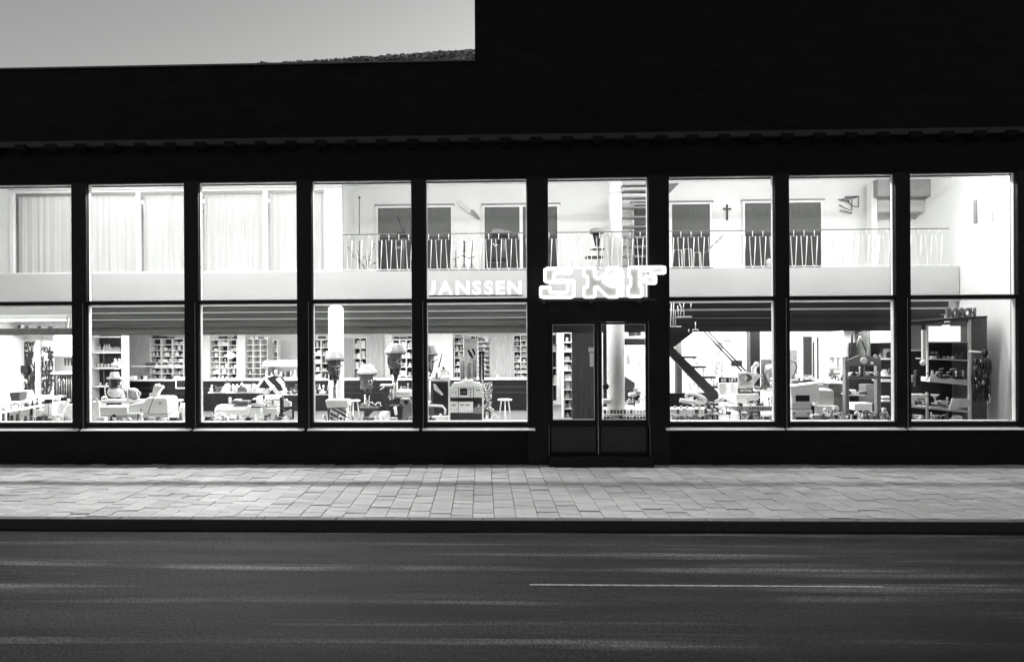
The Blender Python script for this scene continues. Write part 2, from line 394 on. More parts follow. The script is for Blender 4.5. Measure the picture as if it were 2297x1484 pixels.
# ------------------------------------------------------------------ door
zdt = W(1342, 722, 0).z
MB().box(dx0+.002, dx1-.002, -0.03, 0.12, zdt, zd).build('door_header', M_black, bld)
MB().box(dx0-.02, dx1+.02, -0.25, 0.2, -0.1, W(1342,1020,0).z-.001).build('door_step', M_black, bld)
zdb = W(1342, 1020, 0).z
def leaf(a, b, ga, gb, plate):
    l, r = W(a, 850, 0).x, W(b, 850, 0).x; gl, gr = W(ga, 850, 0).x, W(gb, 850, 0).x
    zt, zg1, zg0 = zdt-.004, W(1342, 727, 0).z, W(1342, 942, 0).z
    d = MB(); d.box(l, gl, .02, .07, zdb, zt); d.box(gr, r, .02, .07, zdb, zt); d.box(gl, gr, .02, .07, zg1, zt); d.box(gl, gr, .02, .07, zdb, zg0)
    o = d.build('door', M_black, bld, .004)
    MB().box(gl, gr, .04, .046, zg0, zg1).build('pane', M_glass, o)
    t = .007
    MB().box(gl+.001, gl+t, .030, .039, zg0, zg1).box(gr-t, gr-.001, .030, .039, zg0, zg1).box(gl+t, gr-t, .030, .039, zg0+.001, zg0+.02).box(gl+t, gr-t, .030, .039, zg1-.008, zg1-.001).build('glazing_bead', M_alu, o)
    MB().box(l+.05, r-.05, .010, .019, zdb+.06, W(1342,957,0).z).build('kick_panel', M_panel, o)
    return o
d1 = leaf(1231, 1341.5, 1240, 1334, 1); d2 = leaf(1342.5, 1454.5, 1350, 1449, 1)
for a in (1231.5, 1342, 1457):
    MB().box(W(a,990,0).x-.006, W(a,990,0).x+.006, -.048, -.036, W(a,1020,0).z, W(a,952,0).z).build('door_edge_strip', M_mid, bld)
k = pt(1358, 866, 0); MB().lathe([(.03,.0),(.055,-.03),(.062,-.06),(.05,-.09),(.01,-.1)], (k.x, .018, k.z), 18, 'y').build('door_knob', M_dark, d2)
# paper notices on the left leaf
solo('notice', MB().rect(1320, 779, 1333, 789, 0.032, .003), M_paper, 'small square white notice on the upper glass of the left door leaf', 'notice')
solo('notice', MB().rect(1323, 791, 1331.5, 822, 0.032, .003), M_paper, 'tall narrow white notice strip below the square one on the door glass', 'notice')

# ------------------------------------------------------------------ trees beyond the flat roof
tb2 = MB()
def roofy(px): return 157 - 17*px/1065
for i in range(9000):
    px = random.uniform(575, 1140); h = max(1.5, (px-590)/475*27)
    py = roofy(px) + 4 - (h+4)*random.random()**.8 + random.gauss(0, 1.0)
    p = W(px, py, random.uniform(24, 30)); r = random.uniform(.05, .15)
    R = Matrix.Rotation(random.uniform(0, 6.3), 3, 'Z') @ Matrix.Rotation(random.uniform(0, 3.1), 3, 'X')
    tb2.add([p + R @ Vector(q) for q in ((-r,0,-r*.6),(r,0,-r*.6),(r*.6,0,r),(-r*.6,0,r))], [(0,1,2,3)])
for i in range(90):                                   # dense masses inside the wood
    px = random.uniform(640, 1150); h = (px-590)/475*24; r = .25 + h*.011; p = W(px, roofy(px) - h + r*30, random.uniform(27, 30))
    tb2.ball((p.x, p.y, p.z), r, 9, 6, (1.5, 1, .8))
tag(tb2.build('tree_tops', M_tree), 'dark mass of far tree tops above the flat roof', 'trees', kind='stuff')

# ================================================================== INTERIOR SHELL
ZF = 0.12
struct('shop_floor', MB().box(XL, 16, 0.36, 9.9, -0.1, ZF), M_floor)
struct('back_wall', MB().box(XL, 16, 9.7, 9.895, ZF, 3.0), M_white)
struct('display_plinth', MB().box(XL, dx0-.3, 0.31, 2.6, ZF, ZF+.35), M_white)
YP = 2.5
zs0, zs1 = 2.505, 3.17
zp = W(1148, 606, YP).z
xpr = W(2147, 640, YP).x
struct('mezzanine_floor', MB().box(XL, xpr, YP+.02, 9.7, 3.0, zp-.02), M_ceil)
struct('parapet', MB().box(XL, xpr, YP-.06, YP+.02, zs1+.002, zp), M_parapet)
struct('side_wall_right', MB().box(xpr+.03, xpr+.2, 0.36, 9.7, ZF, 6.6), M_white)
struct('side_wall_left', MB().box(XL, XL+.2, 0.36, 9.7, ZF, 6.6), M_white)
zc = W(1148, 413, YP).z
struct('office_ceiling', MB().box(XL+.2, W(735,500,YP).x-.01, YP+.12, 5.4, zc, 6.55), M_ceil)
ZC = 6.598
struct('high_ceiling', MB().box(XL, 16, 0.36, 9.9, 6.6, 6.8), M_ceil)
YB = 4.0
struct('mezzanine_wall', MB().box(W(735,500,YP).x, xpr+.03, YB, YB+.1, zp-.02, ZC), M_white)
struct('mezzanine_wall', MB().box(W(735,500,YP).x, W(768,500,YP).x, YP+.03, YB, zp-.02, ZC), M_white)
struct('mezzanine_wall', MB().box(XL, W(735,500,YP).x, YB+1.5, YB+1.6, zp-.02, ZC), M_white)
struct('mezzanine_wall', MB().box(XL, W(22,500,YP).x, YP+.03, YP+.1, zp-.02, ZC), M_white)
# grey high cupboard panels of the deep right corner
cup = thing('wall_cupboard', 'grey cupboard under the ceiling in the far right corner of the gallery', 'cupboard', tuple(pt(2030, 440, 3.35)))
MB().rect(1969,402,2000,440,3.42,.3).build('door', M_grey2, cup); MB().rect(2000.8,402,2045,440,3.42,.3).build('door', M_grey2, cup); MB().rect(2045.8,402,2094,440,3.42,.3).build('door', M_grey2, cup)
solo('wall_panel', MB().rect(1969,440.5,2092,474,3.62,.3), M_pale2, 'light grey panel below the cupboard in the far right gallery corner', 'wall panel')
solo('corner_post', MB().rect(1955,408,1968,604,3.6,.2), M_white, 'white corner post left of the grey gallery cupboard', 'post')
solo('wall_plate', MB().ball(pt(2080, 463, 3.6), .05, 14, 8, (.7,.4,1.3)), M_enam, 'small white oval plate on the light grey panel below the cupboard', 'plate')
# dark fascia boards under the gallery edge
fas = thing('gallery_fascia', 'band of horizontal varnished boards below the white gallery front', 'fascia', (0, YP, zs0))
xa, xb, xc, xd = W(166,700,YP).x, W(1195,700,YP).x, W(1478,700,YP).x, W(2128,700,YP).x
zz = [W(1070, y, YP).z for y in (678, 696, 712, 730, 747.5)]
for j in range(4):
    segs = [(xa, xb, M_fasc), (xb+.004, xd - j*.03, M_fascd)]
    for (p, q, m) in segs:
        n = 4 if m is M_fasc else 4
        for t in range(n):
            l = p + (q-p)*t/n; r = p + (q-p)*(t+1)/n
            if m is M_fascd or j < 3 or True:
                MB().box(l+.002, r-.001, YP-.02+j*.03 if m is M_fasc else YP+.0+j*.03, YP+.13, zz[j+1]+.004, zz[j]-.003).build('board', m, fas)
MB().box(xa, xd-.1, YP+.135, YP+.16, zz[4]+.006, zz[0]).build('backing', M_fascd, fas)  # added behind the boards to block lamp light from the gaps
for y, rr in ((697, .014), (712, .016)):
    z = W(1070, y, YP).z; MB().box(xa, xb, YP-.05+.03*(1 if y==697 else 2), YP+.05, z-rr*.6, z+rr*.6).build('metal_strip', M_alu, fas)
z = W(1620, 713, YP).z; MB().box(xb, W(1738,713,YP).x, YP+.02, YP+.06, z-.006, z+.006).build('metal_strip', M_grey, fas)
# ------------------------------------------------------------------ lamps
def fluo(x, y, z, L, power, label, wdt=.25, group=None, tilt=0.0):
    """tilt in degrees turns the reflector towards the street (-) or the shop (+)"""
    t = thing('fluorescent_lamp', label, 'lamp', (x, y, z), group)
    R = Matrix.Rotation(math.radians(tilt), 3, 'X')
    MB().box(x-L/2, x+L/2, y-.07, y+.07, z, z+.06, R, (x, y, z)).build('housing', M_enam, t)
    d = R @ Vector((0, 0, -1))
    MB().cyl(Vector((x-L/2+.03, y, z))+d*.03, Vector((x+L/2-.03, y, z))+d*.03, .018, n=8).build('tube', E_fluo, t)
    ld = bpy.data.lights.new('lamp_light', 'AREA'); ld.shape = 'RECTANGLE'; ld.size = L; ld.size_y = wdt; ld.energy = power; ld.color = (1, 1, 1)
    lo = bpy.data.objects.new('lamp_light', ld); COL.objects.link(lo); lo.parent = t; lo.location = d*.06; lo.rotation_euler.x = math.radians(tilt)
    return t
# added unseen lamps: outward row washes the window front and the pavement, inward row washes gallery front and wall
for xx, pw in ((-8.6,210),(-5.0,330),(-1.4,200),(2.2,45),(5.8,95),(9.0,110)):
    fluo(xx, 1.9, 6.5, 3.0, pw, 'unseen lamp added on the high ceiling to light the pavement', group='added high lamps turned to the street', tilt=-62)
for xx, pw in ((-8.6,33),(-5.0,25),(-1.4,32),(2.2,52),(5.8,50),(9.0,38)):
    fluo(xx, .75, 6.5, 3.0, pw, 'unseen lamp added on the high ceiling to light the gallery', group='added high lamps turned to the gallery', tilt=32)
for xx in (-8.6, -5.0, -1.2, 2.2, 5.8):
    fluo(xx, 6.4, 2.92, 3.0, 80, 'white fluorescent lamp above the shop counter', .3, group='counter fluorescent lamps')
fluo(-11.3, 3.6, 2.93, 2.2, 130, 'unseen lamp added to brighten the tool boards at the left end')  # unseen lamp added to brighten the leftmost bay
fluo(8.6, 5.4, 2.93, 2.0, 70, 'unseen lamp added to brighten the wall behind the pale pillar drill')  # another unseen lamp, added to whiten the wall at the right
for xx in (-8.0, -4.6):
    fluo(xx, 3.6, zc-.07, 2.6, 14, 'white fluorescent lamp inside the curtained gallery office', group='office fluorescent lamps')
for xx, pw in ((-7.5,105), (-3.2,75), (1.0,75), (5.0,100), (8.2,90)):
    fluo(xx, 3.2, 2.93, 2.6, pw, 'white fluorescent lamp on the ceiling under the gallery edge', .25, group='gallery edge fluorescent lamps')
struct('ceiling_edge_strip', MB().box(W(22,425,YP).x, W(2129,405,YP).x, YP-.075, YP-.052, zc-.006, zc+.010), M_grey)

# ================================================================== GALLERY (upper level)
# office glazing with sheer curtains
off = thing('office_glazing', 'white framed office windows with sheer curtains on the gallery', 'window', (W(380,608,YP).x, YP, zp))
def curtain(a, b, parent, yo=.16):
    l, r = W(a, 520, YP).x, W(b, 520, YP).x; z0, z1 = zp+.04, W(300, 434, YP).z
    n = int((r-l)/.018); ph = [random.uniform(.6, 1.5) for _ in range(n//8+4)]
    mb = MB(); vs = []; t = 0
    for i in range(n+1):
        t += .62*ph[i//8]; d = .013*math.sin(t)*ph[i//8] + .005*math.sin(t*2.7)
        xx = l + (r-l)*i/n
        for zq, kk in ((z0, 1.25), ((z0+z1)/2, 1.0), (z1, .5)): vs.append((xx, YP+yo+d*kk, zq))
    mb.add(vs, [(i*3+j, (i+1)*3+j, (i+1)*3+j+1, i*3+j+1) for i in range(n) for j in range(2)], True)
    mb.build('curtain', M_curt, parent)
ztop = W(300, 430, YP).z
def oframe(a, b):
    l, r = W(a, 520, YP).x, W(b, 520, YP).x
    m = MB(); m.box(l, r, YP, YP+.07, zp+.003, zp+.04); m.box(l, r, YP, YP+.07, ztop, ztop+.05)
    return m
spans = [(-330,-140),(-132,22)] and []
panes = [(31,166),(172,305),(314,448),(452,590),(600,726)]
oframe(22, 768).build('frame', M_enam, off)
for a in (22, 166, 305, 448, 590, 727):
    b = {22:31,166:172,305:314,448:452,590:600,727:735}[a]
    MB().box(W(a,520,YP).x, W(b,520,YP).x, YP-.005, YP+.075, zp+.041, ztop-.001).build('mullion', M_enam, off)
for a, b in panes:
    MB().box(W(a,520,YP).x+.002, W(b,520,YP).x-.002, YP+.03, YP+.036, zp+.042, ztop-.002).build('pane', M_glass, off)
    curtain(a, b, off)
MB().box(W(22,480,YP).x, W(768,500,YP).x, YP, YP+.09, ztop+.052, ZC-.002).build('head_board', M_white, off)
MB().box(W(735,480,YP).x+.002, W(768,500,YP).x, YP+.001, YP+.089, zp+.042, ztop+.050).build('side_board', M_white, off)
# windows in the gallery wall
def gwin(a, b, top, label, mull=None):
    Y = YB-.03; t = thing('gallery_window', label, 'window', tuple(W((a+b)/2, 600, Y)))
    l, r = W(a, 520, Y).x, W(b, 520, Y).x; z1 = W((a+b)/2, top, Y).z; z0 = zp-.015
    MB().box(l-.05, l, Y-.03, Y+.02, z0, z1+.05).box(r, r+.05, Y-.03, Y+.02, z0, z1+.05).box(l, r, Y-.03, Y+.02, z1, z1+.05).build('frame', M_enam, t)
    MB().box(l-.08, r+.08, Y-.06, Y+.02, z1+.052, z1+.085).build('head_moulding', M_grey, t)
    cuts = [l] + ([W(m, 520, Y).x for m in mull] if mull else []) + [r]
    for i in range(len(cuts)-1):
        MB().box(cuts[i]+.003, cuts[i+1]-.003, Y-.002, Y+.004, z0, z1-.002).build('pane', M_rib, t)
    for c in cuts[1:-1]: MB().box(c-.04, c+.04, Y-.04, Y-.005, z0, z1-.002).build('mullion', M_enam, t)
    # roller blind covers the upper part of the pane
    MB().box(l+.01, r-.01, Y+.0055-.012, Y-.0025, z1-(z1-z0)*.42, z1-.004).build('blind', M_blind, t)
M_blind = mat('ribbed_blind', 0.09, 0.7, nscale=6, namt=0.4, stretch=(40,1,0.3))
gwin(848, 1012, 466, 'dark ribbed window behind the gallery railing, leftmost of the four')
gwin(1087, 1250, 464, 'dark window with a white mullion behind the gallery machine left of the column', [1169])
gwin(1422, 1592, 459, 'dark window behind the stair left of the wall cross', [1503])
gwin(1670, 1841, 455, 'dark window between the wall cross and the wire ornament')
# cross, knife sign, wire ornament on the wall
p = pt(1631, 476, YB-.02); mm = m_per_px(YB)
solo('wall_cross', MB().box(p.x-.022, p.x+.022, YB-.03, YB-.004, W(1631,494,YB).z, W(1631,459,YB).z).box(p.x-.1, p.x+.1, YB-.034, YB-.005, W(1631,469,YB).z-.02, W(1631,469,YB).z+.02),
     M_dark, 'small dark crucifix on the white wall between two dark windows', 'cross', bevel=.003)
kn = thing('knife_sign', 'pale oversized pocket knife shape fixed slanting on the gallery wall', 'wall decoration', tuple(pt(1050, 470, YB-.05)))
MB().poly([(1025,450),(1031,448),(1054,468),(1056,476),(1050,477),(1034,464)], YB-.05, .03).build('handle', M_enam2, kn)
MB().poly([(1056,470),(1063,471),(1072,482),(1077,491),(1074,492),(1055,477)], YB-.045, .02).build('blade', M_grey, kn)
wo_ = MB()
for pts in (((1880,447),(1900,450),(1911,448),(1911,472),(1898,468),(1882,459)), ((1895,441),(1926,440),(1925,465),(1912,462),(1903,452)), ((1884,448),(1924,441)), ((1884,472),(1911,478))):
    wo_.tube([pt(a, b, YB-.08 + (.03 if i % 2 else 0)) for i, (a, b) in enumerate(pts)], .012, 6)
wo_.cyl(pt(1903,452,YB-.1), pt(1903,452,YB), .02)
solo('wire_ornament', wo_, M_dark, 'bent dark wire ornament sticking out from the white gallery wall', 'wall decoration')
solo('wall_socket', MB().rect(1957, 453, 1961, 468, YB-.03, .03), M_mid, 'small dark fitting on the wall corner right of the wire ornament', 'fitting')
for a, b, c, d, nm in ((2173,447,2179,500,'dark narrow upright wall strip on the bright right side wall'), (2194,422,2203,494,'pale wide upright wall strip right of the dark one')):
    Yq = 1.9 if a < 2190 else 1.45
    q0, q1 = W(a, 470, Yq), W(a, d, Yq)
    solo('wall_strip', MB().box(xpr-.0, xpr+.028, Yq, Yq+.09, W(a,d,Yq).z, W(a,b,Yq).z), M_grey if a < 2190 else M_enam2, nm, 'wall strip')
# railing
rail = thing('gallery_railing', 'white metal railing with tapered loops and a thin handrail along the gallery edge', 'railing', (W(1450,600,YP).x, YP, zp))
xr0, xr1 = W(768, 526, YP).x, W(2129, 516, YP).x
zh = W(1148, 522.5, YP).z
MB().cyl((xr0, YP, zh), (xr1, YP, zh), .011, n=8).build('handrail', M_mid, rail)
zb_, zt_ = zp+.045, W(1148, 536, YP).z
MB().box(xr0, xr1, YP-.012, YP+.012, zp+.028, zp+.044).build('bottom_rail', M_enam, rail)
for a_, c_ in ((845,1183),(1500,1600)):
    MB().box(W(a_,606,YP).x, W(c_,606,YP).x, YP+.022, YP+.05, zp-.015, zp+.026).build('edge_shadow', M_dark, rail)  # dark strip painting the shadow gap below the bottom rail
bl = MB(); sp = 22.45*m_per_px(YP); wt, wb_ = .068, .036
def loop_mb(cx):
    m = MB(); r = .0085
    m.tube([(cx-wb_, YP, zb_+.012), (cx-wt, YP, zt_), (cx+wt, YP, zt_), (cx+wb_, YP, zb_+.012)], r, 6, True)
    m.cyl((cx, YP, zt_), (cx, YP, zh-.01), r*.9, n=6); m.cyl((cx, YP, zb_+.012), (cx, YP, zp), r*.9, n=6); return m
cx0 = W(872.5, 560, YP).x
while cx0 - sp > xr0: cx0 -= sp
b0 = loop_mb(cx0).build('baluster', M_enam, rail); n = 1
while cx0 + n*sp < xr1-.05:
    q = b0.copy(); COL.objects.link(q); q.parent = rail; q.location = (n*sp, 0, 0); n += 1
# gallery columns
p = pt(1381, 500, 3.0); solo('column', MB().cyl((p.x, 3.0, zp-.02), (p.x, 3.0, ZC), 14.5*m_per_px(3.0), n=28), M_enam, 'round white column standing on the gallery beside the open stair', 'column')
p = pt(1381, 800, 1.5); solo('column', MB().cyl((p.x, 1.5, ZF), (p.x, 1.5, zp-.1), 19.5*m_per_px(1.5), n=28), M_enam, 'wide white column seen through the right door leaf', 'column')
# upper open stair
st = thing('upper_stair', 'open stair with pale treads rising from the gallery beside the white column', 'stair', tuple(pt(1440, 600, 3.6)))
ys = [600-4, 574, 552.5, 531, 508, 486.5, 465, 442.5, 428, 414]
for i, yy in enumerate(ys):
    Yt = 3.75 - i*.10; l, r = W(1397, yy, Yt).x, W(1478, yy, Yt).x; z = W(1430, yy, Yt).z
    MB().box(l, r, Yt-.13, Yt+.13, z-.035, z).build('tread', M_wood if False else M_grey, st)
MB().poly([(1500,411),(1524,411),(1501,434),(1478,434),(1478,411)], 3.0, .06).build('stringer', M_dark, st)
# potted branches, thin pole
pl = thing('potted_branch', 'sparse dark leafy branches leaning over the gallery floor behind the railing', 'plant', tuple(pt(822, 606, YP+.35)))
stm = MB(); lf = MB()
for pts in (((822,606),(805,585),(790,570),(780,553)), ((824,606),(828,575),(836,560),(841,545)), ((818,600),(806,580),(802,562)), ((824,604),(822,585),(818,573)), ((828,600),(838,590),(845,588))):
    P_ = [pt(a, b, YP+.35+random.uniform(-.1,.1)) for a, b in pts]; stm.tube(P_, .006, 5)
    for i in range(len(P_)-1):
        for k in range(7):
            q = P_[i].lerp(P_[i+1], random.random()) + Vector([random.gauss(0,.025) for _ in range(3)]); r = random.uniform(.012, .026)
            R = Matrix.Rotation(random.uniform(0,6.3),3,'Z') @ Matrix.Rotation(random.uniform(0,3.1),3,'X')
            lf.add([q+R@Vector(v) for v in ((-r,0,0),(0,0,-r*.6),(r,0,0),(0,0,r*.6))], [(0,1,2,3)])
stm.build('stem', M_dark, pl); lf.build('leaves', M_leaf, pl)
p = pt(822, 606, YP+.35); MB().lathe([(.09,-.14),(.13,.02)], (p.x, p.y, zp), 14).build('pot', M_enam2, pl)
solo('thin_pole', MB().cyl(pt(806,606,3.0), pt(806,446,3.0), .012, n=8).ball(pt(806,443,3.0), .03), M_mid, 'thin upright pole with a dark knob behind the potted branches', 'pole')
solo('slanting_rod', MB().cyl(pt(1556,592,3.0), pt(1621,529,3.2), .012, n=8), M_mid, 'thin rod leaning across the gallery railing near the wall cross', 'rod')
p = pt(1727, 588, 2.9); solo('globe', MB().ball(p, .09), M_enam2, 'small pale globe low behind the railing at the window next to the wire ornament', 'globe')
solo('inner_gate_rail', MB().tube([pt(1508,600,3.0), pt(1512,560,3.0), pt(1528,560,3.0), pt(1530,600,3.0)], .01, 6).tube([pt(1535,600,3.0), pt(1536,558,3.0), pt(1550,558,3.0), pt(1552,600,3.0)], .01, 6)
     .tube([pt(1556,600,3.0), pt(1558,566,3.0), pt(1571,566,3.0), pt(1573,600,3.0)], .01, 6), M_enam, 'inner stairwell railing loops behind the gallery railing near the slanting rod', 'railing')
# machines on the gallery
g = thing('gallery_stand_lamp', 'dark jointed stand with a slanting arm in front of the leftmost gallery window', 'lamp stand', tuple(pt(905, 604, 2.95)))
MB().tube([pt(893,488,2.95), pt(900,508,2.95), pt(907,524,2.95)], .014, 6).build('arm', M_dark, g)
MB().cyl(pt(905,604,2.95), pt(905,524,2.95), .03, .022, n=10).build('post', M_mid, g)
MB().rect(890, 521, 911, 531, 2.9, .1).build('head', M_dark, g)
MB().rect(886, 552, 902, 557, 2.85, .16).build('tray', M_grey, g)
for cx, tp, nm in ((1023, 565, 'short slim measuring stand, leftmost of three before the white gallery wall'), (1041, 542, 'tall slim measuring stand between two others before the white gallery wall'), (1058, 540, 'slim measuring stand with a low crossbar nearest the gallery machine')):
    m = MB(); m.cyl(pt(cx,604,2.9), pt(cx,tp,2.9), .012, n=8); m.tube([pt(cx-6,604,2.9), pt(cx,590,2.9), pt(cx+6,604,2.9)], .01, 5)
    m.cyl(pt(cx-8,575+random.randint(-4,10),2.9), pt(cx+7,576,2.9), .009, n=6); m.cyl(pt(cx,tp+24,2.9), pt(cx+1,tp,2.9), .022, .012, n=8); m.ball(pt(cx,tp,2.9), .022, 8, 6)
    solo('measuring_stand', m, M_dark, nm, 'stand', 'slim measuring stands')
g = thing('gallery_drill', 'dark radial arm drill in front of the dark window with a white mullion', 'machine', tuple(pt(1128, 604, 2.95)))
MB().cyl(pt(1131,604,2.95), pt(1131,530,2.95), .055, n=12).build('column', M_mid, g)
MB().rect(1103, 521, 1145, 529, 2.85, .2).build('arm', M_dark, g, .01)
MB().poly([(1103,519),(1106,514),(1118,513),(1146,519),(1146,523),(1103,523)], 2.87, .16).build('motor_cover', M_grey, g)
MB().cyl(pt(1118,529,2.9), pt(1118,548,2.9), .05, .03, n=10).build('drill_head', M_dark, g)
MB().rect(1093, 580, 1136, 587, 2.8, .3).build('table', M_dark, g)
MB().tube([pt(1106,545,2.85), pt(1110,552,2.85), pt(1116,549,2.85)], .012, 6).build('lever', M_enam, g)
g = thing('gallery_press', 'small pillar drill with a round grey hood standing left of the gallery column', 'machine', tuple(pt(1341, 604, 2.9)))
c = pt(1338, 520, 2.9); MB().lathe([(.17,-.04),(.175,0),(.13,.07),(.03,.09)], c, 20).build('hood', M_grey, g)
MB().cyl(pt(1338,522,2.9), pt(1340,552,2.9), .10, .05, n=12).build('head', M_dark, g)
MB().cyl(pt(1342,552,2.9), pt(1342,604,2.9), .03, n=10).build('column', M_grey, g)
MB().rect(1327, 557, 1356, 560, 2.8, .2).rect(1315, 574, 1353, 579, 2.8, .22).build('table', M_dark, g)

# ------------------------------------------------------------------ neon sign and lit word
Yn = -0.42
M_letterbody = mat('neon_letter_body', 0.68, 0.6, nscale=5, namt=.1)
def zr(pts): return [(1180+a/4.638, 380+b/4.638) for a, b in pts]
SL = zr([(195,1028),(470,1028),(470,1080),(290,1080),(290,1150),(500,1150),(500,1332),(150,1332),(150,1222),(250,1222),(250,1278),(432,1278),(432,1172),(195,1172)])
KL = zr([(600,1022),(718,1022),(718,1120),(745,1140),(845,1070),(845,1022),(955,1022),(955,1085),(910,1090),(795,1160),(880,1215),(960,1215),(960,1328),(850,1328),(740,1218),(718,1225),(718,1328),(600,1328),(600,1225),(640,1225),(640,1110),(600,1110)])
FL = zr([(1070,1015),(1445,1012),(1445,1080),(1290,1080),(1290,1052),(1185,1052),(1185,1130),(1250,1130),(1250,1110),(1350,1110),(1350,1185),(1262,1185),(1250,1165),(1185,1165),(1185,1215),(1205,1215),(1205,1322),(1062,1322),(1062,1215),(1088,1215),(1088,1112),(1070,1112)])
neon = thing('neon_sign', 'large outlined white neon letters SKF glowing above the shop door', 'neon sign', tuple(pt(1345, 668, Yn)))
for L_ in (SL, KL, FL):
    lo = MB().poly(L_, Yn, .10).build('letter', M_letterbody, neon)
    P_ = []
    cx = sum(a for a, b in L_)/len(L_); cy = sum(b for a, b in L_)/len(L_)
    for i in range(len(L_)):
        a, b = L_[i], L_[(i+1) % len(L_)]
        for t in (.08, .35, .65, .92): P_.append(pt(a[0]+(b[0]-a[0])*t, a[1]+(b[1]-a[1])*t, Yn-.045))
    MB().tube(P_, .025, 8, True).build('neon_tube', E_tube, lo)
zn = W(1345, 669, Yn).z
MB().box(W(1212,669,Yn).x, W(1475,669,Yn).x, Yn+.1, Yn+.14, zn-.04, zn-.002).build('mounting_rail', M_dark, neon)
for a in (1222, 1330, 1440): MB().box(W(a,669,Yn).x-.02, W(a,669,Yn).x+.02, Yn+.1, -.036, zn-.08, zn-.042).build('bracket', M_dark, neon)
jn = thing('lit_word_sign', 'row of plain white glowing letters JANSSEN standing on the window transom', 'sign', tuple(pt(1066, 664, -.12)))
letters('JANSSEN', 962, 629, 1170, 661, -0.12, .05, E_let, jn, offset=.035, gap=.28)
MB().box(W(962,664,-.1).x, W(1172,664,-.1).x, -.15, -.03, W(1066,664.5,-.1).z, W(1066,661.8,-.1).z).build('base_rail', M_dark, jn)

# ================================================================== GROUND FLOOR
def wz(px, py, Y): return W(px, py, Y).z
def legs(th, xs, ys, z1, r=.018, m=None, name='leg'):
    for x_ in xs:
        for y_ in ys: MB().box(x_-r, x_+r, y_-r, y_+r, ZF, z1).build(name, m or M_dark, th)
# counter
YC = 8.0; zct = ZF+1.0
ct = thing('shop_counter', 'long dark counter with a white top running along the back of the shop', 'counter', (0, YC, ZF))
xcl, xcr = W(268,880,YC).x, W(1196,880,YC).x
MB().box(xcl, xcr, YC-.06, YC+.6, zct-.045, zct).build('counter_top', M_enam, ct)
n = 14
for i in range(n):
    l = xcl+.05+(xcr-xcl-.1)*i/n; r = xcl+.05+(xcr-xcl-.1)*(i+1)/n
    MB().box(l+.003, r-.003, YC, YC+.02, ZF+.08, zct-.047).build('front_panel', M_counter, ct)
MB().box(xcl+.05, xcr-.05, YC+.021, YC+.55, ZF, zct-.047).build('carcass', M_counter, ct)
for y in (868, 880.5): z = wz(900,y,YC); MB().box(xcl+.05, xcr-.05, YC-.012, YC-.001, z-.005, z+.005).build('trim_strip', M_mid, ct)
# ---- shelving / pigeonhole racks
BOXM = {}
def small(kind, w_, h_, d_):
    key = (kind, round(w_,2), round(h_,2))
    if key not in BOXM:
        m = MB()
        if kind == 'can': m.lathe([(w_/2,0),(w_/2,h_*.92),(w_*.44,h_)], (0,0,0), 10)
        elif kind == 'bottle': m.lathe([(w_/2,0),(w_/2,h_*.6),(w_*.2,h_*.75),(w_*.18,h_)], (0,0,0), 10)
        else: m.box(-w_/2, w_/2, -d_/2, d_/2, 0, h_)
        me = bpy.data.meshes.new(kind); me.from_pydata(m.v, [], m.f); me.polygons.foreach_set('use_smooth', m.sm)
        me.materials.append(M_carton); BOXM[key] = me
    return BOXM[key]
NAME = {'box': 'carton', 'can': 'can', 'bottle': 'bottle'}
count = [0]
def put(kind, x_, y_, z_, w_, h_, d_, label, group, m=None):
    me = small(kind, round(w_, 2) or .02, round(h_, 2) or .02, d_)
    if m is not None:
        k2 = (me.name, m.name)
        if k2 not in BOXM: mm_ = me.copy(); mm_.materials[0] = m; BOXM[k2] = mm_
        me = BOXM[k2]
    o = bpy.data.objects.new(NAME[kind], me); COL.objects.link(o); o.location = (x_, y_, z_); o.rotation_euler.z = random.uniform(-.15, .15)
    tag(o, label, NAME[kind], group); count[0] += 1; return o
def rack(a, b, c, d, Y, cols, rows, label, grp, ilabel, m_fr=None, m_bk=None, fill=.8, dep=.35, kinds=('box','bottle','can'), dens=3, bm=None):
    m_fr = m_fr or M_enam; m_bk = m_bk or M_shelfb
    l, r = W(a, (b+d)/2, Y).x, W(c, (b+d)/2, Y).x; z1, z0 = wz((a+c)/2, b, Y), wz((a+c)/2, d, Y)
    t = thing('shelf_rack', label, 'shelf rack', ((l+r)/2, Y, z0))
    MB().box(l, r, Y+dep, Y+dep+.02, z0, z1).build('back_panel', m_bk, t)
    tk = .022
    for i in range(cols+1):
        xx = l + (r-l)*i/cols; MB().box(xx-tk/2, xx+tk/2, Y, Y+dep, z0, z1).build('upright', m_fr, t)
    for j in range(rows+1):
        zz_ = z0 + (z1-z0)*j/rows
        for i in range(cols):
            xx = l + (r-l)*i/cols; MB().box(xx+tk/2+.001, xx+(r-l)/cols-tk/2-.001, Y+.004, Y+dep-.004, zz_-tk/2, zz_+tk/2).build('shelf', m_fr, t)
    ch = (z1-z0)/rows; cw = (r-l)/cols
    for j in range(rows):
        for i in range(cols):
            if random.random() > fill: continue
            n_ = random.randint(1, dens); xx = l + cw*i + .03
            for k in range(n_):
                kd = random.choice(kinds); w_ = min(cw*.9/n_, random.uniform(.05, .16)); h_ = ch*random.uniform(.35, .8)
                xx2 = l + cw*i + .02 + (cw-.04)*(k+.5)/n_
                put(kd, xx2, Y+dep*.4, z0+ch*j+tk/2+.001, w_, h_, min(.2, dep*.6), ilabel, grp, bm)
    return t
YS = 8.9
rack(336,760,411,851,YS,3,7,'white pigeonhole rack behind the counter, right of the first wood panel','goods in the first pigeonhole rack','small pale goods in the pigeonhole rack right of the first wood panel')
rack(472,762,531,851,YS,3,7,'white framed pigeonhole rack with dark cells behind the pendant globe','goods in the dark celled rack','small goods in the dark celled rack behind the pendant globe', dens=2)
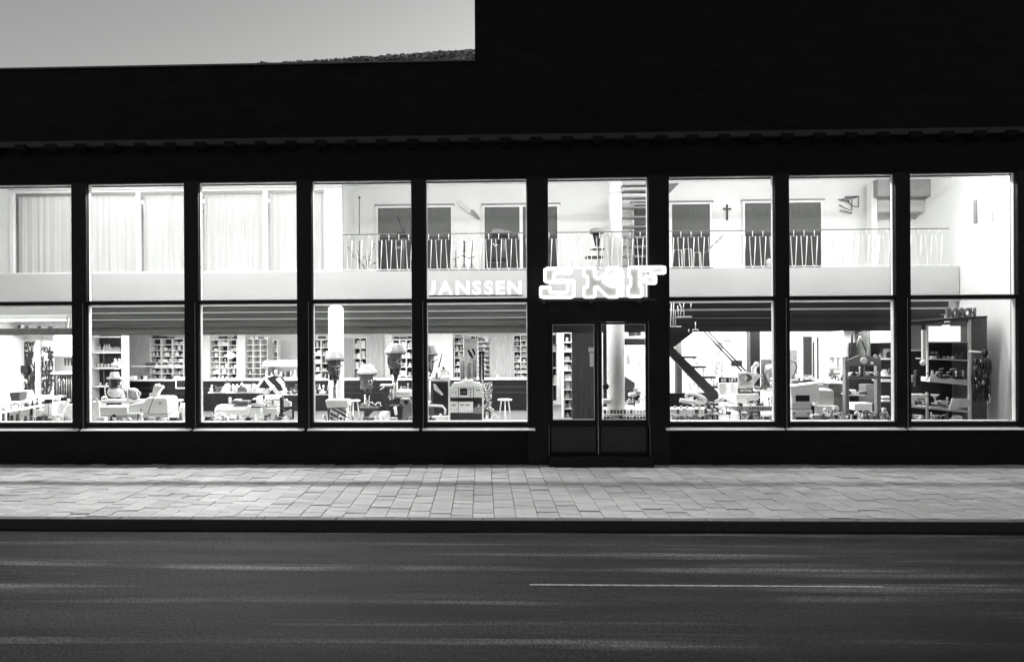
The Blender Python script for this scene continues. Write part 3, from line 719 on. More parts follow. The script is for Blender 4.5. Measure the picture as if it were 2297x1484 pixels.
rack(551,760,600,852,YS,3,7,'pale pigeonhole rack with nearly empty cells behind the cluttered display table','goods in the pale rack','small pale goods in the pale rack right of the pendant globe', m_bk=M_enam2, fill=.3, dens=2)
rack(612,762,622,815,YS,1,4,'one cell wide narrow rack right of the pale pigeonhole rack','goods in the narrow rack','small goods in the one cell wide rack', fill=.4, dens=1)
rack(703,762,737,850,YS,2,5,'shelf rack of mixed goods left of the round column','goods left of the round column','mixed goods on the rack left of the round column', m_bk=M_shelfb, fill=1)
rack(794,758,822,850,YS,2,4,'shelf rack of tall folders between the grey board and the grained panel','folders on the rack','tall pale folders on the rack between grey board and grained panel', kinds=('box',), fill=1)
rack(881,762,926,884,YS-.6,3,6,'white rack of small parts behind the tallest drill press','parts behind the tallest drill press','small parts on the rack behind the tallest drill press', fill=1)
rack(1019,756,1040,850,YS,1,6,'dark backed rack of goods left of the leaning sample boards','goods left of the sample boards','mixed goods on the rack left of the leaning sample boards', fill=1)
rack(1072,756,1099,850,YS,1,9,'shelf of flat stacked cartons right of the dotted sample board','flat cartons right of the sample boards','flat pale carton on the shelf right of the dotted board', kinds=('box',), fill=1, dens=2, m_bk=M_enam2)
rack(1153,752,1184,848,YS,2,8,'rack of bundled goods at the right end of the counter','bundled goods at the counter end','bundled goods on the rack at the right end of the counter', fill=1, dens=3)
# shelves on the rack tops
for a, c in ((340,405),(478,528),(560,596),(712,732),(884,922),(1022,1096)):
    z = wz((a+c)/2, 757, YS)
    xx = W(a, 757, YS).x; x1_ = W(c, 757, YS).x
    while xx < x1_:
        w_ = random.uniform(.1,.25); put('box', xx+w_/2, YS+.15, wz((a+c)/2, 760, YS)+.012, w_, random.uniform(.04,.1), .2, 'flat carton lying on top of a rack behind the counter', 'cartons on top of the racks', M_cartond if random.random() < .6 else M_carton); xx += w_+.05
# wood panels between the racks
def panel(a, b, c, d, Y, label, m, n=3):
    l, r = W(a, (b+d)/2, Y).x, W(c, (b+d)/2, Y).x; z1, z0 = wz((a+c)/2, b, Y), wz((a+c)/2, d, Y)
    t = thing('wall_panel', label, 'wall panel', ((l+r)/2, Y, z0))
    for i in range(n): MB().box(l+(r-l)*i/n+.002, l+(r-l)*(i+1)/n-.002, Y, Y+.04, z0, z1).build('plank', m, t)
    return t
panel(272,752,335,852,YS-.15,'pale grained wood panel between the left shelves and the first rack',M_wood,4)
panel(447,752,471,852,YS-.1,'narrow pale panel left of the dark celled rack',M_enam2,2)
panel(532,752,550,852,YS-.1,'narrow pale panel between the two pigeonhole racks',M_enam2,1)
panel(601,768,612,850,YS-.1,'slim grey panel right of the pale rack',M_grey,1)
panel(771,758,793,850,YS-.3,'plain grey board right of the round column',M_grey,1)
panel(823,750,861,851,YS-.2,'grained wood panel between two drill presses',M_wood,3)
panel(862,750,880,851,YS-.15,'pale narrow panel behind the tallest drill press',M_enam2,1)
panel(957,748,1016,852,YS-.3,'wide pale panel behind the drill press at the post',M_enam2,3)
panel(1098,750,1152,852,YS-.2,'grained grey wood panel above the stool beside the door post',M_wood,4)
# wall shelf canopy with bottles over the counter
cp = thing('wall_shelf', 'pale canopy shelf projecting over bottles at the right end of the cluttered table', 'shelf', tuple(pt(628,822,8.2)))
MB().poly([(592,808),(668,806),(668,822),(586,822)], 8.2, .35).build('canopy', M_enam2, cp)
MB().rect(586, 846, 668, 850, 8.2, .35).build('board', M_enam, cp)
for i in range(13):
    x_ = W(596+i*5.4, 840, 8.3).x; put('bottle' if i % 3 else 'box', x_, 8.4, wz(620,846,8.2)+.002, .05, random.uniform(.14,.26), .06, 'bottle or carton standing under the pale canopy shelf', 'goods under the canopy shelf', M_cartond if i % 2 else M_carton)
# glowing white globe on a cord
p = pt(517, 797, 7.0); pd = thing('pendant_globe', 'glowing white globe hanging before the dark celled rack', 'lamp', tuple(p))
MB().ball(p, .12, 16, 10, (1,1,.8)).build('globe', E_box, pd); MB().cyl(p+Vector((0,0,.09)), (p.x,p.y,2.99), .008, n=6).build('cord', M_mid, pd)
# ---------------------------------------------------------------- bay at the left edge
YA = 6.0
be = thing('ceiling_beam', 'dark beam crossing the leftmost window over the tool boards', 'beam', tuple(pt(60,752,3.0)))
MB().box(XL+.2, W(166,745,3.0).x, 3.0, 3.2, wz(80,751,3.0), wz(80,736,3.0)).build('beam', M_mid, be)
for a, b in ((43,6),(60,3),(88,4),(112,3)):
    MB().rect(a-4,735-b,a+4,735.5,3.02,.1).build('fitting', M_dark, be)
struct('left_bay_wall', MB().box(W(31,710,5.0).x, W(146,710,5.0).x, 5.0, 5.1, wz(80,752,5.0), wz(80,684,5.0)), M_grey)
solo('wall_bracket', MB().poly([(20,687),(31,687),(31,713)], 4.8, .2), M_mid, 'dark wedge shaped bracket above the tool boards at the left edge', 'bracket')
solo('upright_rail', MB().rect(148,686,152,738,3.4,.04).rect(156,686,159,738,3.4,.04), M_enam2, 'pair of thin pale upright rails beside the first post', 'rail')
struct('left_bay_back', MB().box(XL+.2, W(196,800,6.3).x, 6.3, 6.4, ZF, 3.0), M_white)
TOOLM = []
for i in range(6):
    m = MB(); L_ = .10+.03*i
    if i % 3 == 0: m.box(-.012,.012,-.01,.01,-L_,0).box(-.05,.05,-.015,.015,-.03,.01)
    elif i % 3 == 1: m.cyl((0,0,0),(0,0,-L_*.5),.02,n=8).cyl((0,0,-L_*.5),(0,0,-L_),.008,n=6)
    else: m.cyl((-.03,0,0),(.02,0,-L_),.012,n=6).cyl((.03,0,0),(-.02,0,-L_),.012,n=6)
    me = bpy.data.meshes.new('hand_tool'); me.from_pydata(m.v, [], m.f); me.materials.append(M_dark); TOOLM.append(me)
def tools(a, b, c, d, Y, nx, ny, label, group, scale=1.0, p_=.85, mm=None):
    if mm is None: src = TOOLM
    else:
        src = [m.copy() for m in TOOLM]
        for m in src: m.materials[0] = mm
    for j in range(ny):
        for i in range(nx):
            if random.random() > p_: continue
            q = pt(a+(c-a)*(i+.5+random.uniform(-.15,.15))/nx, b+(d-b)*(j+.2)/ny, Y)
            o = bpy.data.objects.new('hand_tool', random.choice(src)); COL.objects.link(o); o.location = (q.x, Y-.02, q.z)
            s_ = scale*random.uniform(.8,1.3); o.scale = (s_*1.2, 1, s_); o.rotation_euler.y = random.uniform(-.3,.3); tag(o, label, 'hand tool', group)
def board(a, b, c, d, Y, label, m=M_white):
    return solo('tool_board', MB().rect(a,b,c,d,Y,.03), m, label, 'tool board')
board(20,752,79,893,5.6,'wide white tool board at the left edge behind the long white table')
board(91,752,121,893,5.6,'narrow white tool board right of the pale upright post')
tools(23,765,78,888,5.58,8,11,'dark hand tool hanging on the wide white tool board','hand tools on the wide board',1.25)
tools(92,775,120,890,5.58,4,11,'dark hand tool hanging on the narrow white tool board','hand tools on the narrow board',1.15)
solo('dark_tray', MB().rect(24,820,62,836,5.4,.12), M_dark, 'flat dark tray fixed on the wide tool board', 'tray')
solo('pale_post', MB().rect(79,752,90,893,5.5,.12), M_enam2, 'pale square post between the two tool boards', 'post')
solo('white_screen', MB().rect(121,752,164,798,4.6,.03), M_white, 'blank white hanging panel right of the narrow tool board', 'panel')
solo('shelf_board', MB().rect(121,834,164,838,4.5,.3), M_enam, 'white shelf board above the standing rods beside the first post', 'shelf')
for i, a in enumerate((146,153,160)): solo('saw_blade', MB().poly([(a-3,802),(a+3,802),(a+1,820),(a-1,820)],4.55,.02), M_dark, 'dark pointed saw blade hanging under the blank white panel', 'saw blade', 'hanging saw blades')
rod = None
for i in range(15):
    a = 125+i*2.7
    solo('rod', MB().cyl(pt(a,842,4.6+.02*(i%3)), pt(a,900,4.6+.02*(i%3)), .011, n=6), (M_dark, M_wood, M_dark, M_steel)[i%4], 'upright rod standing in the row beside the first post', 'rod', 'rods in a row beside the first post')
solo('rod_board', MB().rect(121,840,164,905,4.75,.04), M_shelfb, 'dark back board behind the standing rods', 'board')
# far-left roll stands
solo('hose_reel', MB().tube([pt(-2,790,4.0),pt(5,786,4.0),pt(8,800,4.0),pt(8,826,4.0)], .02, 8).rect(-12,826,5,880,4.0,.1).rect(14,826,23,882,4.0,.1), M_enam, 'white stand with a bent hose at the left edge of the window', 'stand')
# long white table
tz = .95
A_, B_, C_, D_ = G(-40,929,tz), G(150,897,tz), G(140,888,tz), G(-40,893,tz)
lt = thing('display_table', 'long white display table running obliquely behind the leftmost window', 'table', ((A_.x+B_.x)/2, (A_.y+C_.y)/2, ZF+.35))
mt = MB(); mt.add([(q.x,q.y,tz) for q in (A_,B_,C_,D_)]+[(q.x,q.y,tz-.05) for q in (A_,B_,C_,D_)], [(0,1,2,3),(7,6,5,4),(0,4,5,1),(1,5,6,2),(2,6,7,3),(3,7,4,0)]); mt.build('table_top', M_enam, lt)
for q in (A_.lerp(B_,.22), A_.lerp(B_,.55), A_.lerp(B_,.93), D_.lerp(C_,.93), D_.lerp(C_,.5)):
    MB().box(q.x-.02,q.x+.02,q.y+.03,q.y+.07,ZF+.35 if q.y < 2.6 else ZF,tz-.051).build('leg', M_enam2, lt)
def onp(px, py, z): q = G(px, py, z); return q
q = G(33, 899, tz); solo('tool_bin', MB().prism([(q.x-.09,tz),(q.x+.1,tz),(q.x+.13,tz+.2),(q.x-.13,tz+.2)], q.y, q.y+.25), M_dark, 'dark tapered bin standing on the long white table', 'bin')
q = G(55, 894, tz); solo('grinder', MB().box(q.x-.09,q.x+.1,q.y,q.y+.2,tz+.04,tz+.2).cyl((q.x-.12,q.y+.1,tz+.08),(q.x+.14,q.y+.1,tz+.08),.05).box(q.x-.08,q.x-.05,q.y,q.y+.2,tz,tz+.04).box(q.x+.05,q.x+.08,q.y,q.y+.2,tz,tz+.04), M_enam2, 'pale machine with dark feet right of the dark bin on the long table', 'machine', bevel=.02)
for i, (a, b, w_, m_) in enumerate(((12,897,.35,M_enam),(70,893,.1,M_enam),(95,892,.3,M_carton),(110,891,.2,M_enam),(130,891,.16,M_carton))):
    q = G(a,b,tz); solo('flat_box', MB().box(q.x-w_/2,q.x+w_/2,q.y,q.y+.2,tz,tz+.03+.015*(i%3)), m_, ['wide flat white box at the left end of the long table','small white box beside the pale machine','flat pale carton at the middle of the long table','white flat box on the long table before the narrow board','small flat carton at the right tip of the long table'][i], 'box')
# under-table goods
Z0 = ZF+.35
for (a,b,c,d,m_,lab) in ((20,903,42,944,M_carton,'upright pale box under the left end of the long table'),(44,899,66,944,M_enam2,'upright white carton under the middle of the long table'),(78,918,95,935,M_enam,'white square instrument box under the long table'),
    (98,900,107,932,M_enam,'left slim white cylinder case under the long table'),(109,898,117,932,M_enam,'right slim white cylinder case under the long table'),(99,930,123,938,M_enam2,'flat pale tray in front of the slim cases'),(125,930,136,938,M_enam2,'small pale tray beside the flat one'),
    (4,908,16,944,M_shelfb,'dark upright case at the left window corner'),(68,905,76,944,M_cartond,'dark slim case under the long table'),(140,907,163,944,M_enam2,'stack of pale boards beside the first post')):
    solo('case', MB().rect(a,b,c,d,2.0,.2), m_, lab, 'box', bevel=.01)
solo('black_wedge', MB().poly([(80,944),(80,938),(92,932),(98,936),(98,944)],1.8,.15), M_dark, 'low black casting on the floor under the long table', 'casting')
solo('slanting_board', MB().poly([(136,925),(140,926),(156,896),(151,894)],1.9,.04), M_enam, 'white strip leaning against the right tip of the long table', 'board')
# ---------------------------------------------------------------- second bay
Y2 = 6.6
sh = thing('dark_shelf_unit', 'dark backed shelf unit left of the pale grained wood panel', 'shelf unit', tuple(pt(238,905,Y2)))
MB().rect(205,752,273,912,Y2+.4,.03).build('back_panel', M_shelfb, sh)
MB().rect(203,752,206,915,Y2,.4).build('upright', M_enam, sh); MB().rect(272,752,274.5,915,Y2,.4).build('upright', M_enam2, sh)
for y in (754, 789, 824, 865): MB().rect(206,y,272,y+3,Y2,.4).build('shelf', M_enam, sh)
MB().rect(232,792,233,865,Y2+.02,.02).build('upright_rod', M_mid, sh)
for k_, (y, n_, h_, kd) in enumerate(((789,11,.19,'bottle'),(789,12,.06,'can'),(824,8,.1,'can'),(865,2,.1,'can'))):
    for i in range(n_):
        q = pt(210+60*(i+.5)/n_, y, Y2+.15 + (.15 if h_ > .15 else 0)); lab = ['tall pale bottle on the top shelf of the dark shelf unit','little pale can along the top shelf edge of the dark unit','small pale casting on the middle shelf of the dark unit','pale casting on the lowest shelf of the dark unit'][k_]
        if random.random() < .85: put(kd, q.x, q.y, q.z+.002, .07 if h_<.15 else .1, h_*random.uniform(.7,1.3), .1, lab, lab+' group', M_enam2)
# compressor with two round motors
cm = thing('compressor', 'pump with two round pale housings and bent pipes on a flat crate', 'compressor', tuple(pt(270,903,1.9)))
def pz(a,b): return pt(a,b,1.9)
r_ = m_per_px(1.9)
MB().ball(pz(257,879), 15.5*r_, 18, 12, (1,.8,.85)).build('housing', M_enam2, cm)
MB().ball(pz(297,884), 17*r_, 18, 12, (1,.8,.9)).cyl(pz(312,882)+Vector((0,-.05,0)), pz(317,882)+Vector((0,-.05,0)), .05).build('housing', M_grey, cm)
MB().cyl(pz(254,870), pz(254,848), .09, n=16).build('cylinder', M_mid, cm)
for j in range(6): MB().lathe([(.11,0),(.11,.008)], (pz(254,0).x, 1.9, wz(254,868-j*3.6,1.9)), 16).build('cooling_fin', M_dark, cm)
MB().rect(239,846,270,850,1.8,.2).build('cylinder_head', M_enam, cm)
for k, pts in enumerate((((240,858),(235,872),(237,886),(243,896)), ((268,858),(276,868),(280,882),(282,893)), ((271,856),(281,864),(286,878),(287,892)), ((274,853),(286,862),(292,872)), ((265,888),(285,893),(304,900),(322,904)), ((306,880),(310,893),(318,900),(326,901)))):
    MB().tube([pt(a,b,1.78) for a,b in pts], .014, 8).build('pipe', M_steel if k % 2 else M_enam, cm)
MB().ball(pz(233,894), .06).cyl(pz(233,894), pz(240,894), .05).ball(pz(220,898),.03).build('valve', M_steel, cm)
MB().rect(225,898,318,903,1.7,.4).build('base', M_enam2, cm)
# air filter figure: stacked white funnel shapes
af = thing('stacked_filter', 'white stacked filter head with two rounded knobs above the compressor', 'filter', tuple(pz(256,846)))
MB().lathe([(.10,0),(.09,.10),(.07,.12)], (pz(257,846).x,1.9,wz(257,846,1.9)), 14).build('body', M_enam, af)
MB().lathe([(.06,0),(.11,.05),(.12,.12),(.05,.16)], (pz(262,828).x,1.9,wz(262,828,1.9)), 14).build('bowl', M_enam, af)
MB().ball(pz(258.5,809), .034, 10, 8, (1,.8,1.6)).build('knob', M_enam, af); MB().ball(pz(267.5,809), .034, 10, 8, (1,.8,1.6)).build('knob', M_enam, af)
MB().ball(pt(263,822,1.78), .018).build('spot', M_dark, af)
solo('white_carton', MB().rect(270,843,300,852,7.6,.2), M_enam, 'long white carton lying on the counter end beside the wood panel', 'carton')
solo('flat_lid_box', MB().poly([(325,816),(328,813),(341,813),(344,816),(342,820),(327,820)],8.3,.15).rect(327,820,343,825,8.3,.12), M_mid, 'small dark box with a pale lid standing before the first rack', 'box')
solo('hanging_bar', MB().rect(295,820,415,822.3,8.2,.02), M_enam, 'thin white horizontal bar crossing the wood panel and the first rack', 'bar')
tvm = thing('small_monitor', 'small white framed box with a dark screen hanging at the second post', 'monitor', tuple(pt(404,872,4.5)))
MB().rect(393,846,416,872,4.5,.2).build('case', M_enam, tvm, .02); MB().rect(396,853,415,868,4.49,.008).build('screen', M_screen, tvm)
# white floor machine
fm = thing('floor_machine', 'large rounded white machine with a slot near its base and a slanting handle', 'machine', tuple(pt(345,944,1.0)))
MB().poly([(284,926),(283,912),(290,906),(322,901),(327,893),(331,891),(371,891),(375,895),(377,906),(377,928),(320,930),(300,926)],1.0,.5).build('body', M_enam, fm, .03)
MB().poly([(318,929),(378,929),(374,945),(322,945)],.98,.52).build('base', M_enam2, fm, .01)
MB().rect(322,938,365,941,.965,.012).build('slot', M_dark, fm)
MB().cyl(pt(333,924,.93), pt(345,889,.9), .008, n=6).build('handle', M_mid, fm)
MB().ball(pt(332,925,.95),.014).ball(pt(316,919,.96),.02).ball(pt(359,904,.98),.02,8,6,(1.5,1,.7)).build('bolt', M_dark, fm)
MB().poly([(335,891),(334,882),(341,880),(344,866),(348,861),(350,866),(353,860),(356,866),(361,864),(364,869),(356,878),(352,888),(355,891)],1.1,.12).build('top_fitting', M_enam, fm, .01)
solo('crate', MB().rect(197,901,222,945,1.6,.3), M_enam2, 'pale slatted crate in the left corner of the second window', 'crate')
cr = thing('slatted_crate', 'pale slatted crate with a dark handle slot before the compressor', 'crate', tuple(pt(250,944,.9)))
for j in range(4): MB().rect(225,926+j*4.8,318-j*6,930.2+j*4.8,.9+.003*j,.4).build('slat', M_carton, cr)
MB().rect(224,912,285,925.5,.92,.4).build('lid', M_enam, cr, .01); MB().rect(252,929,259,942,.885,.01).build('handle_slot', M_dark, cr)
for j,(a,c) in enumerate(((197,222),)):
    for y in (): solo('crate_cord', MB().rect(a,y,c,y+.8,1.59,.008), M_mid, 'thin dark joint line cord round the left corner crate', 'cord', 'cords round the corner crate')
def stool(px, seat, Y, hw, label):
    c = pt(px, seat, Y); t = thing('stool', label, 'stool', (c.x, Y, ZF), 'pale three legged stools')
    r = hw*m_per_px(Y); MB().lathe([(r*.94,-.035),(r,-.02),(r,-.006),(r*.93,0)], (c.x,Y,c.z), 24).build('seat', M_enam, t)
    for k in range(3):
        an = -math.pi/2 + k*2.094; d_ = Vector((math.cos(an), math.sin(an), 0))
        MB().cyl(Vector((c.x,Y,c.z-.035))+d_*r*.55, Vector((c.x,Y,ZF))+d_*r*1.15, .017, .013, n=8).build('leg', M_enam, t)
    return t
stool(395.5,896,3.3,16,'pale three legged stool behind the rounded white machine')
stool(794,896.5,3.4,14.5,'pale three legged stool right of the round column')
stool(1132.5,894.5,3.5,16.5,'pale three legged stool standing alone before the wood panel near the door post')
solo('gas_bottle', MB().lathe([(.085,0),(.095,.05),(.095,.28),(.05,.37),(.02,.39)], (pt(412,0+944,1.2).x,1.2,wz(412,944,1.2)), 16), M_enam, 'white round bottle at the foot of the second post', 'bottle')
fl = MB()
for i in range(30):
    q = pt(random.uniform(375,393), random.uniform(918,940), 1.6+random.uniform(-.05,.05)); fl.tube([q, q+Vector((random.uniform(-.06,.06),0,random.uniform(-.05,.06)))], .012, 5)
solo('spanner_bundle', fl, M_dark, 'dark bundle of small fittings right of the rounded white machine', 'fittings')
# ---------------------------------------------------------------- third bay
Y3 = 4.2
t1 = thing('display_table', 'dark legged display table carrying castings behind the horizontal tank', 'table', tuple(pt(531,945,Y3)))
MB().rect(467,878,597,881.5,Y3,.8).build('table_top', M_enam, t1)
for a in (480, 501, 590): MB().rect(a-1.8,882,a+1.8,950,Y3+.02,.04).build('leg', M_dark, t1)
t2 = thing('display_table', 'dark legged display table reaching behind the post to the round column', 'table', tuple(pt(690,945,Y3)))
MB().rect(628,882.5,756,886,Y3-.2,.7).build('table_top', M_enam, t2)
for a in (631, 693, 751): MB().rect(a-2,886.5,a+2,950,Y3-.18,.04).build('leg', M_dark, t2)
def blob(name, px, py, Y, w_, h_, m, label, cat, seed):
    rd = random.Random(seed); mb = MB(); s_ = m_per_px(Y)
    for i in range(5):
        a = px + rd.uniform(-.4,.4)*w_; hh = rd.uniform(.45,1)*h_; ww = rd.uniform(.2,.42)*w_
        if rd.random() < .5: mb.box(pt(a,py,Y).x-ww*s_/2, pt(a,py,Y).x+ww*s_/2, Y+.02*i, Y+.1+.02*i, wz(a,py,Y), wz(a,py-hh,Y))
        else: mb.lathe([(ww*s_*.5,0),(ww*s_*.5,hh*s_*.55),(ww*s_*.25,hh*s_*.8),(ww*s_*.12,hh*s_)], (pt(a,py,Y).x, Y+.1, wz(a,py,Y)), 12)
    return solo(name, mb, m, label, cat)
va = thing('valve', 'pale block valve with a dark stem on the first dark legged table', 'valve', tuple(pt(508,878,Y3+.1)))
MB().rect(499,866,519,878,Y3+.1,.25).build('body', M_enam2, va, .02); MB().rect(504,860,514,866,Y3+.14,.15).build('bonnet', M_enam, va, .01)
MB().cyl(pt(509,860,Y3+.2), pt(509,850,Y3+.2), .03, .02).ball(pt(492,873,Y3+.2), 6*m_per_px(Y3)).build('stem', M_mid, va)
solo('gear_wheel', MB().cyl(pt(474,873,Y3+.1), pt(474,873,Y3+.2), 4.5*m_per_px(Y3), n=12).cyl(pt(482,876,Y3+.1), pt(482,876,Y3+.2), 3*m_per_px(Y3), n=12), M_steel, 'two little round wheels at the left end of the first dark legged table', 'wheels')
blob('casting', 536, 878, Y3+.1, 34, 22, M_enam, 'heap of white castings in the middle of the first dark legged table', 'castings', 3)
blob('casting', 566, 878, Y3+.1, 26, 22, M_enam2, 'heap of pale castings left of the angled press', 'castings', 9)
pr = thing('angled_press', 'large angular press with crossed pale arms and a dark hood between two tables', 'press', tuple(pt(606,884,Y3-.3)))
MB().poly([(577,868),(590,848),(612,841),(628,846),(640,868),(640,880),(620,886),(600,878)],Y3,.25).build('hood', M_dark, pr)
MB().poly([(590,848),(596,846),(618,870),(628,884),(620,886),(604,866)],Y3-.06,.05).build('arm', M_enam2, pr); MB().poly([(612,862),(616,866),(598,886),(588,886)],Y3-.12,.05).build('arm', M_enam, pr)
MB().poly([(618,850),(626,846),(636,858),(641,876),(636,878),(631,864)],Y3-.06,.05).build('arm', M_enam, pr); MB().poly([(575,866),(590,846),(612,840),(612,843),(592,850),(580,868)],Y3-.05,.04).build('arm', M_enam, pr)
MB().cyl(pt(619,839,Y3), pt(619,828,Y3), .05, .03).build('crank', M_steel, pr)
MB().rect(594,886,629,896,Y3-.3,.3).build('cabinet', M_enam2, pr)
# horizontal tank
tk_ = thing('tank', 'white horizontal pressure tank on the floor of the third window', 'tank', tuple(pt(520,944,1.1)))
r_ = 16*m_per_px(1.3); q0, q1 = pt(492,922,1.3), pt(560,922,1.3)
MB().lathe([(.03,-.09),(r_*.6,-.07),(r_*.9,-.02),(r_,.04),(r_,(q1.x-q0.x)-.04),(r_*.9,(q1.x-q0.x)+.02),(r_*.6,(q1.x-q0.x)+.07),(.03,(q1.x-q0.x)+.09)], q0, 26, 'x').build('vessel', M_enam, tk_)
MB().rect(520,899,556,905,1.2,.2).build('saddle', M_grey, tk_); MB().rect(523,896,535,899,1.2,.2).build('switch', M_enam, tk_)
MB().cyl(pt(516,906,1.3), pt(516,896,1.3), .03).ball(pt(516,894,1.3), .035).build('safety_valve', M_enam, tk_)
MB().poly([(484,940),(490,924),(508,934),(512,945),(486,945)],1.05,.1).build('foot', M_enam, tk_); MB().rect(540,936,556,945,1.1,.2).build('foot', M_enam, tk_)
MB().tube([pt(477,926,1.2),pt(483,936,1.2),pt(490,941,1.2)], .012, 6).build('drain_pipe', M_steel, tk_)
for (a,b,c,d,Y,m_,lab) in ((563,912,585,945,1.1,M_enam,'white square motor box right of the horizontal tank'),(588,914,622,943,1.0,M_enam,'wide white box machine right of the square motor box'),(562,904,590,911,1.3,M_enam2,'flat pale machine bed above the square motor box'),
      (590,902,622,912,1.4,M_enam,'white slanted machine head above the wide white box'),(566,893,573,905,2.0,M_enam2,'small pale switch box behind the flat machine bed'),(575,888,582,903,2.0,M_enam,'small white upright box under the angled press'),
      (598,888,612,893,2.4,M_enam,'small white drawer front left under the angled press'),(616,887,625,893,2.4,M_enam,'small white drawer front right under the angled press')):
    solo('machine_box', MB().rect(a,b,c,d,Y,.25), m_, lab, 'machine', bevel=.02)
for a,b,c,d,Y in ((563,911,622,914,1.06),(568,928,574,930,1.085),(596,932,604,934,.985)): solo('dark_seam', MB().rect(a,b,c,d,Y,.01), M_dark, {911:'dark seam strip along the top of the two white boxes',928:'small dark handle on the square motor box',932:'small dark handle on the wide white box'}[b], 'handle')
fr_ = thing('dark_frame_stand', 'dark frame stand with small pale fittings left of the third post', 'stand', tuple(pt(640,944,1.2)))
for a in (630, 657): MB().rect(a-2,890 if a==630 else 914,a+2,944,1.2,.04).build('leg', M_dark, fr_)
MB().poly([(628,922),(660,910),(660,914),(628,927)],1.2,.1).build('brace', M_dark, fr_); MB().rect(636,918,655,944,1.4,.03).build('side_plate', M_enam2, fr_)
MB().poly([(620,944),(624,930),(630,925),(636,932),(638,944)],1.1,.1).build('boot', M_dark, fr_)
blob('fittings_heap', 645, 912, 1.5, 20, 20, M_enam2, 'heap of small pale fittings on the dark frame stand', 'fittings', 21)
for i in range(7):
    q = G(640+i*4.5, 883, wz(700,882.5,Y3-.2)); solo('part_box', MB().box(q.x-.05,q.x+.05,Y3-.1,Y3,wz(700,882.5,Y3-.2)+.001,wz(700,882.5,Y3-.2)+random.uniform(.03,.08)), M_enam2, 'low pale part on the second dark legged table', 'part', 'low parts on the second table')
solo('small_bottle', MB().lathe([(.03,0),(.035,.06),(.012,.1),(.01,.14)], (pt(453,944,1.5).x,1.5,wz(453,944,1.5)), 10), M_enam, 'tiny white bottle in the left corner of the third window', 'bottle')
# ---------------------------------------------------------------- fourth bay
p = pt(754, 800, 2.2); solo('column', MB().cyl((p.x,2.2,ZF), (p.x,2.2,wz(754,693,2.2)), 17.3*m_per_px(2.2), n=30).ball((p.x,2.2,wz(754,693,2.2)), 17.3*m_per_px(2.2), 30, 12, (1,1,.55)), M_enam, 'tall round white column with a domed top rising behind a drill press', 'column')
def drill(px, top, hw, Y, label, table=None, low=True):
    s_ = m_per_px(Y); c = pt(px, top, Y); t = thing('drill_press', label, 'drill press', (c.x, Y, ZF), 'pillar drill presses behind the shop windows')
    R = hw*s_; hd = hw*.72*s_
    MB().lathe([(R*.96,-hd-.045),(R*1.02,-hd-.03),(R*1.02,-hd),(R*.62,-.03),(R*.5,0),(R*.1,.004)], (c.x,Y,c.z), 10, smooth=False).build('pulley_cover', M_hood, t)
    zb = c.z-hd-.046
    MB().lathe([(R*.93,-.03),(R*.97,0)], (c.x,Y,zb), 10, smooth=False).build('rim', M_dark, t)
    MB().cyl((c.x-.02,Y,zb-.03),(c.x-.02,Y,zb-1.45*R),R*.70,R*.60,n=10,smooth=False).box(c.x-R*.55,c.x-R*.2,Y-R*.75,Y-R*.5,zb-1.2*R,zb-.3*R).build('head', M_headm, t, .004)
    MB().cyl((c.x+R*.1,Y-.08,zb-1.45*R),(c.x+R*.1,Y-.08,zb-2.0*R),R*.36,R*.30,n=12).cyl((c.x+R*.1,Y-.08,zb-2.0*R),(c.x+R*.1,Y-.08,zb-2.5*R),R*.16,R*.10,n=12).box(c.x-R*.5,c.x+R*.35,Y-R*.3,Y+R*.3,zb-2.0*R,zb-1.455*R).build('quill', M_dark, t)
    MB().cyl((c.x-R*.05,Y+R*.8,zb-R*.2),(c.x-R*.05,Y+R*.8,zb-R*1.3),R*.42,n=14).build('motor', M_enam2, t)
    MB().box(c.x-R*.66,c.x-R*.45,Y-R*.72,Y-R*.62,zb-R*1.0,zb-R*.4).build('switch', M_dark, t)
    wc = Vector((c.x+R*.45,Y-R*.8,zb-R*.75))
    MB().lathe([(R*.22,0),(R*.26,-.02),(R*.2,-.04)], wc, 16, 'y').build('feed_hub', M_steel, t)
    MB().ball(wc+Vector((0,-.05,0)), R*.12).build('hub_cap', M_dark, t)
    for an in (.6, 2.7, 4.8):
        MB().cyl(wc+Vector((0,-.02,0)), wc+Vector((math.cos(an)*R*.75,-.06,math.sin(an)*R*.75-.03)), .01, n=6).build('feed_lever', M_dark, t)
    if low:
        MB().cyl((c.x-.03,Y+.12,ZF+.05),(c.x-.03,Y+.12,zb-.2),R*.28,n=14).build('column', M_steel, t)
        tz_ = wz(px, table, Y) if table else ZF+.9
        MB().box(c.x-R*.75,c.x+R*1.1,Y-R*.7,Y+R*.6,tz_-.04,tz_).build('table', M_mid, t, .01)
        MB().prism([(c.x-R*.3,tz_-.041),(c.x+R*.9,tz_-.041),(c.x,tz_-.25),(c.x-R*.3,tz_-.25)], Y-.03, Y+.03).build('table_bracket', M_dark, t)
        MB().box(c.x-R*.8,c.x+R*.8,Y-R*.6,Y+R,ZF+.0,ZF+.06).build('base', M_dark, t, .01)
    return t
M_headm = mat('drill_head_enamel', 0.13, 0.35, nscale=9, namt=.25)
M_hood = mat('hood_enamel', 0.4, 0.35, nscale=5, namt=0.25)
drill(751, 786, 22.5, 1.45, 'drill press with a pale hood standing before the round white column', 905)
drill(823.5, 817.5, 23, 2.9, 'shortest drill press, between the stool and the tripod', 911)
drill(887, 770, 24, 3.1, 'tallest drill press, right of the grained wood panel', 888)
drill(962, 775, 21, 3.0, 'drill press half hidden behind the post left of the instrument rack', 900)
for sx in (0,):
    q = pt(769, 840, 2.6)
